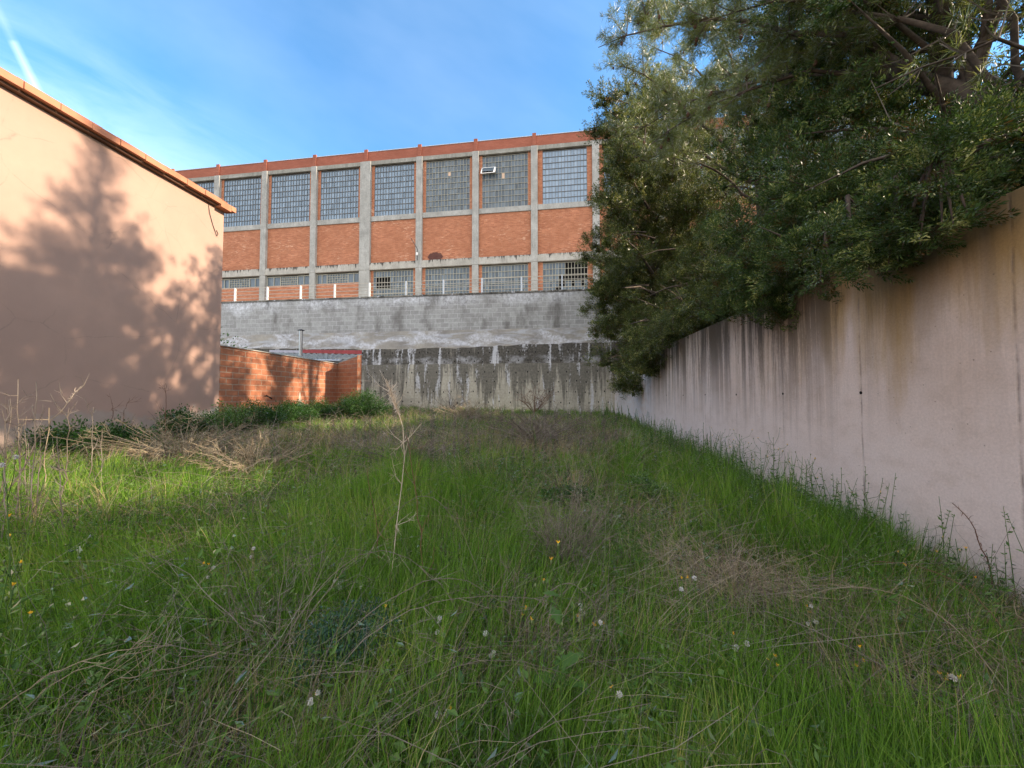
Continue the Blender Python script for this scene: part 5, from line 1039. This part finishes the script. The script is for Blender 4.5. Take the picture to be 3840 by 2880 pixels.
arch('dark stem running out over the foot of the concrete wall', [from_px(2230, 1420, 1.9), from_px(2150, 1270, 2.3), from_px(2020, 1200, 2.6), from_px(1860, 1210, 2.9)], .003, M['redtwig'], G2, 2)
G3 = 'arching dark twigs in the middle foreground'
for i, (xa_, ya_, xm, ym, xb_, yb_, dp) in enumerate([(560, 1500, 720, 1130, 1010, 1330, 2.0), (600, 1420, 900, 1180, 1180, 1440, 2.0), (660, 1560, 800, 1280, 1180, 1290, 1.9), (700, 1330, 860, 1000, 1040, 1250, 2.3), (1060, 1500, 1180, 1200, 1330, 1420, 2.1), (620, 1380, 850, 1330, 1100, 1300, 2.1), (800, 1600, 900, 1380, 1330, 1500, 1.7)]):
    arch(['brown twig arching over the lower left-centre grass', 'long flat bow of brown twig in the middle foreground', 'low dark twig reaching right from the dead tangle', 'thin bow of twig behind the tall stalk', 'short dark arch right of the white seed heads', 'nearly level grey twig across the tangle', 'grey twig along the bottom of the tangle'][i], [from_px(xa_, ya_, dp*.9), from_px(xm, ym, dp), from_px((xm+xb_)/2, ym-20, dp), from_px(xb_, yb_, dp)], .0024, M['twig'], G3, 5)

# flowering weeds: stems with pappus balls and yellow buds
def ball_head(p, r, n=60):
    d_ = norm(rng.normal(size=(n, 3))); return blades(np.tile(p, (n, 1)), d_, np.full(n, r), np.full(n, r*.42), rng.normal(size=(n, 3))*.02, 1, tipw=1.0)
def weed_plant(label, x, y, h, heads, mat_leaf_=None, nl=14, group='flowering weeds in the grass', leaf_len=.06, spread=.35, kinds='wy', lean=(0, 0), name='flowering_weed'):
    b = np.array(gp(x, y)); t_ = tag(empty(name, tuple(b)), label, 'weed', group); ml = mat_leaf_ or M['weed']
    top = np.array([lean[0], lean[1], h]); main = [np.zeros(3), top*.5+rng.normal(size=3)*.01, top]; tr = MB(); tr.tube(main, [.0038, .003, .002], 5)
    tips = []
    for k in range(heads):
        f = rng.uniform(.45, .95); s0 = top*f; az = rng.uniform(0, 6.28); r = spread*h*rng.uniform(.15, .6)
        e_ = s0+np.array([math.cos(az)*r, math.sin(az)*r, h*rng.uniform(.06, .3)]); tr.tube([s0, s0*.4+e_*.6+np.array([math.cos(az), math.sin(az), -.3])*r*.2, e_], [.0022, .0018, .0014], 4, cap=False); tips.append(e_)
    tr.build('stem', ml, t_, True)
    if nl:
        u = rng.uniform(0.05, .8, nl); p = top[None, :]*u[:, None]; d_ = rng.normal(size=(nl, 3))*np.array([1, 1, .25])+np.array([0, 0, .35]); L = leaf_len*rng.uniform(.6, 1.5, nl)*(1.3-u)
        V, F = leaves(p, d_, L, L*.34, .15); np_mesh('foliage', V, F, ml, parent=t_)
    for k, e_ in enumerate(tips):
        kd = kinds[k % len(kinds)]
        if kd == 'w': V, F = ball_head(e_, .013*rng.uniform(.8, 1.2)); np_mesh('seed_head', V, F, M['white'], parent=t_)
        elif kd == 'y':
            m_ = MB(); m_.ball(e_, .0055, 0, 6, 4, (1, 1, 1.8)); f_ = m_.build('bud', M['weedgreen'], t_, True)
            V, F = blades(np.tile(e_+np.array([0, 0, .008]), (7, 1)), norm(rng.normal(size=(7, 3))*np.array([.5, .5, .3])+np.array([0, 0, 1.0])), np.full(7, .013), np.full(7, .005), rng.normal(size=(7, 3))*.2, 1, tipw=.7); np_mesh('petals', V, F, M['yellow'], parent=f_)
        else: m_ = MB(); m_.ball(e_, .006, 0, 6, 4, (1, 1, 1.7)); m_.build('bud', M['weedgreen'], t_, True)
    return t_
M['weedgreen'] = simple('bud_green', (0.13, 0.17, 0.07), .7, .3, 40)
GW = 'weeds with white seed heads and yellow buds in the foreground'
WP = [(955, 1385, 2.05, 5, 'www', 'weed with three white seed heads left of the middle foreground'), (1065, 1400, 1.95, 4, 'wyw', 'weed with a round white seed head below the dead tangle'), (1130, 1310, 2.2, 6, 'yyb', 'weed tipped with orange buds in the middle foreground'), (1250, 1290, 2.25, 6, 'wyw', 'weed with small white puffs right of the dead shrub base'), (1290, 1365, 2.1, 5, 'ybw', 'weed with plump green buds beside the sow thistle'), (740, 1245, 2.5, 4, 'wyw', 'weed with tiny pale puffs left of the tall stalk'), (830, 1360, 2.1, 4, 'yby', 'weed with yellow buds near the tall stalk base'), (1590, 1360, 2.0, 5, 'wwy', 'weed with white puffs in the right-hand grass'), (1650, 1400, 1.9, 6, 'yyb', 'yellow-budded weed in the right-hand grass'), (1850, 1390, 1.9, 5, 'yby', 'weed with yellow buds near the straw heap'), (2030, 1400, 1.8, 5, 'yyw', 'pale yellow weed towards the bottom right'), (1480, 1240, 2.5, 4, 'yw', 'small weed with a yellow bud before the straw heap'), (960, 1560, 1.6, 4, 'yw', 'low weed with orange buds at the bottom of the photo'), (1330, 1610, 1.6, 4, 'wy', 'low weed with a white puff near the leafy sow thistle'), (460, 1270, 2.5, 4, 'yw', 'small weed with yellow specks left of centre'), (560, 1200, 2.9, 3, 'wb', 'little weed with one white head on the left'), (690, 1560, 1.6, 3, 'wy', 'weed with a single white puff low on the left'), (1730, 1290, 2.3, 5, 'wy', 'weed with white flowers on the straw heap')]
for (X_, Y_, dp, nh, kd, lab) in WP:
    p = from_px(X_, Y_, dp); gz_ = gp(p[0], p[1])[2]; weed_plant(lab, p[0], p[1], max(.25, p[2]-gz_-.05), nh, None, 12, GW, .06, .3, kd)
GR = 'tall seeding weeds along the foot of the concrete wall'
for i, (a_, v_, h_, nh) in enumerate([(4.9, 3.1, .75, 8), (5.3, 3.35, .7, 8), (5.7, 3.0, .85, 10), (6.1, 3.4, .95, 14), (6.5, 3.1, .95, 14), (6.9, 3.35, .8, 8), (7.4, 3.2, .85, 9), (7.9, 3.4, .75, 8), (8.5, 3.2, .8, 8), (9.2, 3.4, .7, 7), (4.3, 3.3, .6, 6), (3.6, 3.45, .45, 5)]):
    q = xy(a_, v_); weed_plant(['weed with green seed pods where the wall foot meets the grass', 'seeding weed close to the thick wall joint', 'bushy seeding weed in front of the concrete wall', 'tallest branching weed against the concrete wall', 'tall branching weed just beyond the tallest one', 'slim seeding weed on the wall-side grass bank', 'seeding weed halfway along the grass bank', 'wispy weed touching the concrete wall', 'seeding weed on the far part of the grass bank', 'farthest seeding weed at the concrete wall', 'short weed with orange buds beside the wall foot', 'small weed nearest the thorny stem'][i], q[0], q[1], h_, nh, None, 26, GR, .07, .45, 'bby' if i < 10 else 'yb')
weed_plant('dark budded weed right of the near wall joint', from_px(1930, 1170, 3.0)[0], 3.0, .42, 6, None, 6, GR, .04, .4, 'yb')
weed_plant('three-budded weed standing before the concrete wall near the thorny stem', from_px(2075, 1290, 2.65)[0], 2.65, .45, 4, None, 4, GR, .04, .5, 'yb')
# left flowering plant with orange buds
G4 = 'marigold-like weeds at the left edge'
weed_plant('green weed topped with orange and white buds at the left edge', from_px(55, 1400, 2.0)[0], 2.0, .98, 7, None, 16, G4, .07, .22, 'ybw', (-.08, 0))
weed_plant('weed with one orange flower low at the left edge', from_px(40, 1480, 1.8)[0], 1.8, .66, 6, None, 14, G4, .07, .3, 'yb')
weed_plant('leafy weed in the bottom left corner', from_px(55, 1560, 1.6)[0], 1.6, .45, 5, None, 16, G4, .08, .3, 'b')
# leafy sow thistle
t_ = weed_plant('leafy sow thistle with reddish stem at the bottom of the foreground', .21, 1.74, .70, 8, None, 0, 'leafy sow thistle', .1, .35, 'by', (.02, 0))
def lobed(p, d_, L, W):
    ax = norm(np.array(d_, float)); side = norm(np.cross(ax, [0, 0, 1])); up = np.cross(side, ax); n = 9; V = []; F = []
    for i in range(n):
        t = i/(n-1); wv_ = W*math.sin(math.pi*min(t*.93+.05, 1))*(1 if i % 2 else .55); c_ = p+ax*L*t+up*(-.25*L*t*t); V += [c_-side*wv_+up*.12*wv_, c_, c_+side*wv_+up*.12*wv_]
    for i in range(n-1):
        b = i*3; F += [[b, b+1, b+4, b+3], [b+1, b+2, b+5, b+4]]
    return V, F
for k in range(13):
    az = k*2.4; z_ = .04+.6*rng.uniform()**1.5; L = .15*(1.15-z_); mb = MB(); V, F = lobed(np.array([.02*z_, 0, z_]), (math.cos(az), math.sin(az), .55), L, L*.36); mb.add(V, F); mb.build('leaf', M['weed'], t_, True)
# blue-green feathery clump
bush('blue-green feathery weed low in the grass left of centre', from_px(770, 1480, 2.0)[0], 2.0, .28, .35, M['bluew'], 2600, .022, 'feathery weeds', 'feathery_weed')
bush('dark green leafy clump in the grass right of centre', from_px(1235, 1010, 4.6)[0], 4.6, .35, .32, M['bush'], 1500, .04, 'feathery weeds', 'leafy_clump')
bush('grey-green weed patch at the wall side of the lot', from_px(1400, 1020, 5.0)[0], 5.0, .3, .4, M['weed'], 1200, .04, 'feathery weeds', 'leafy_clump')
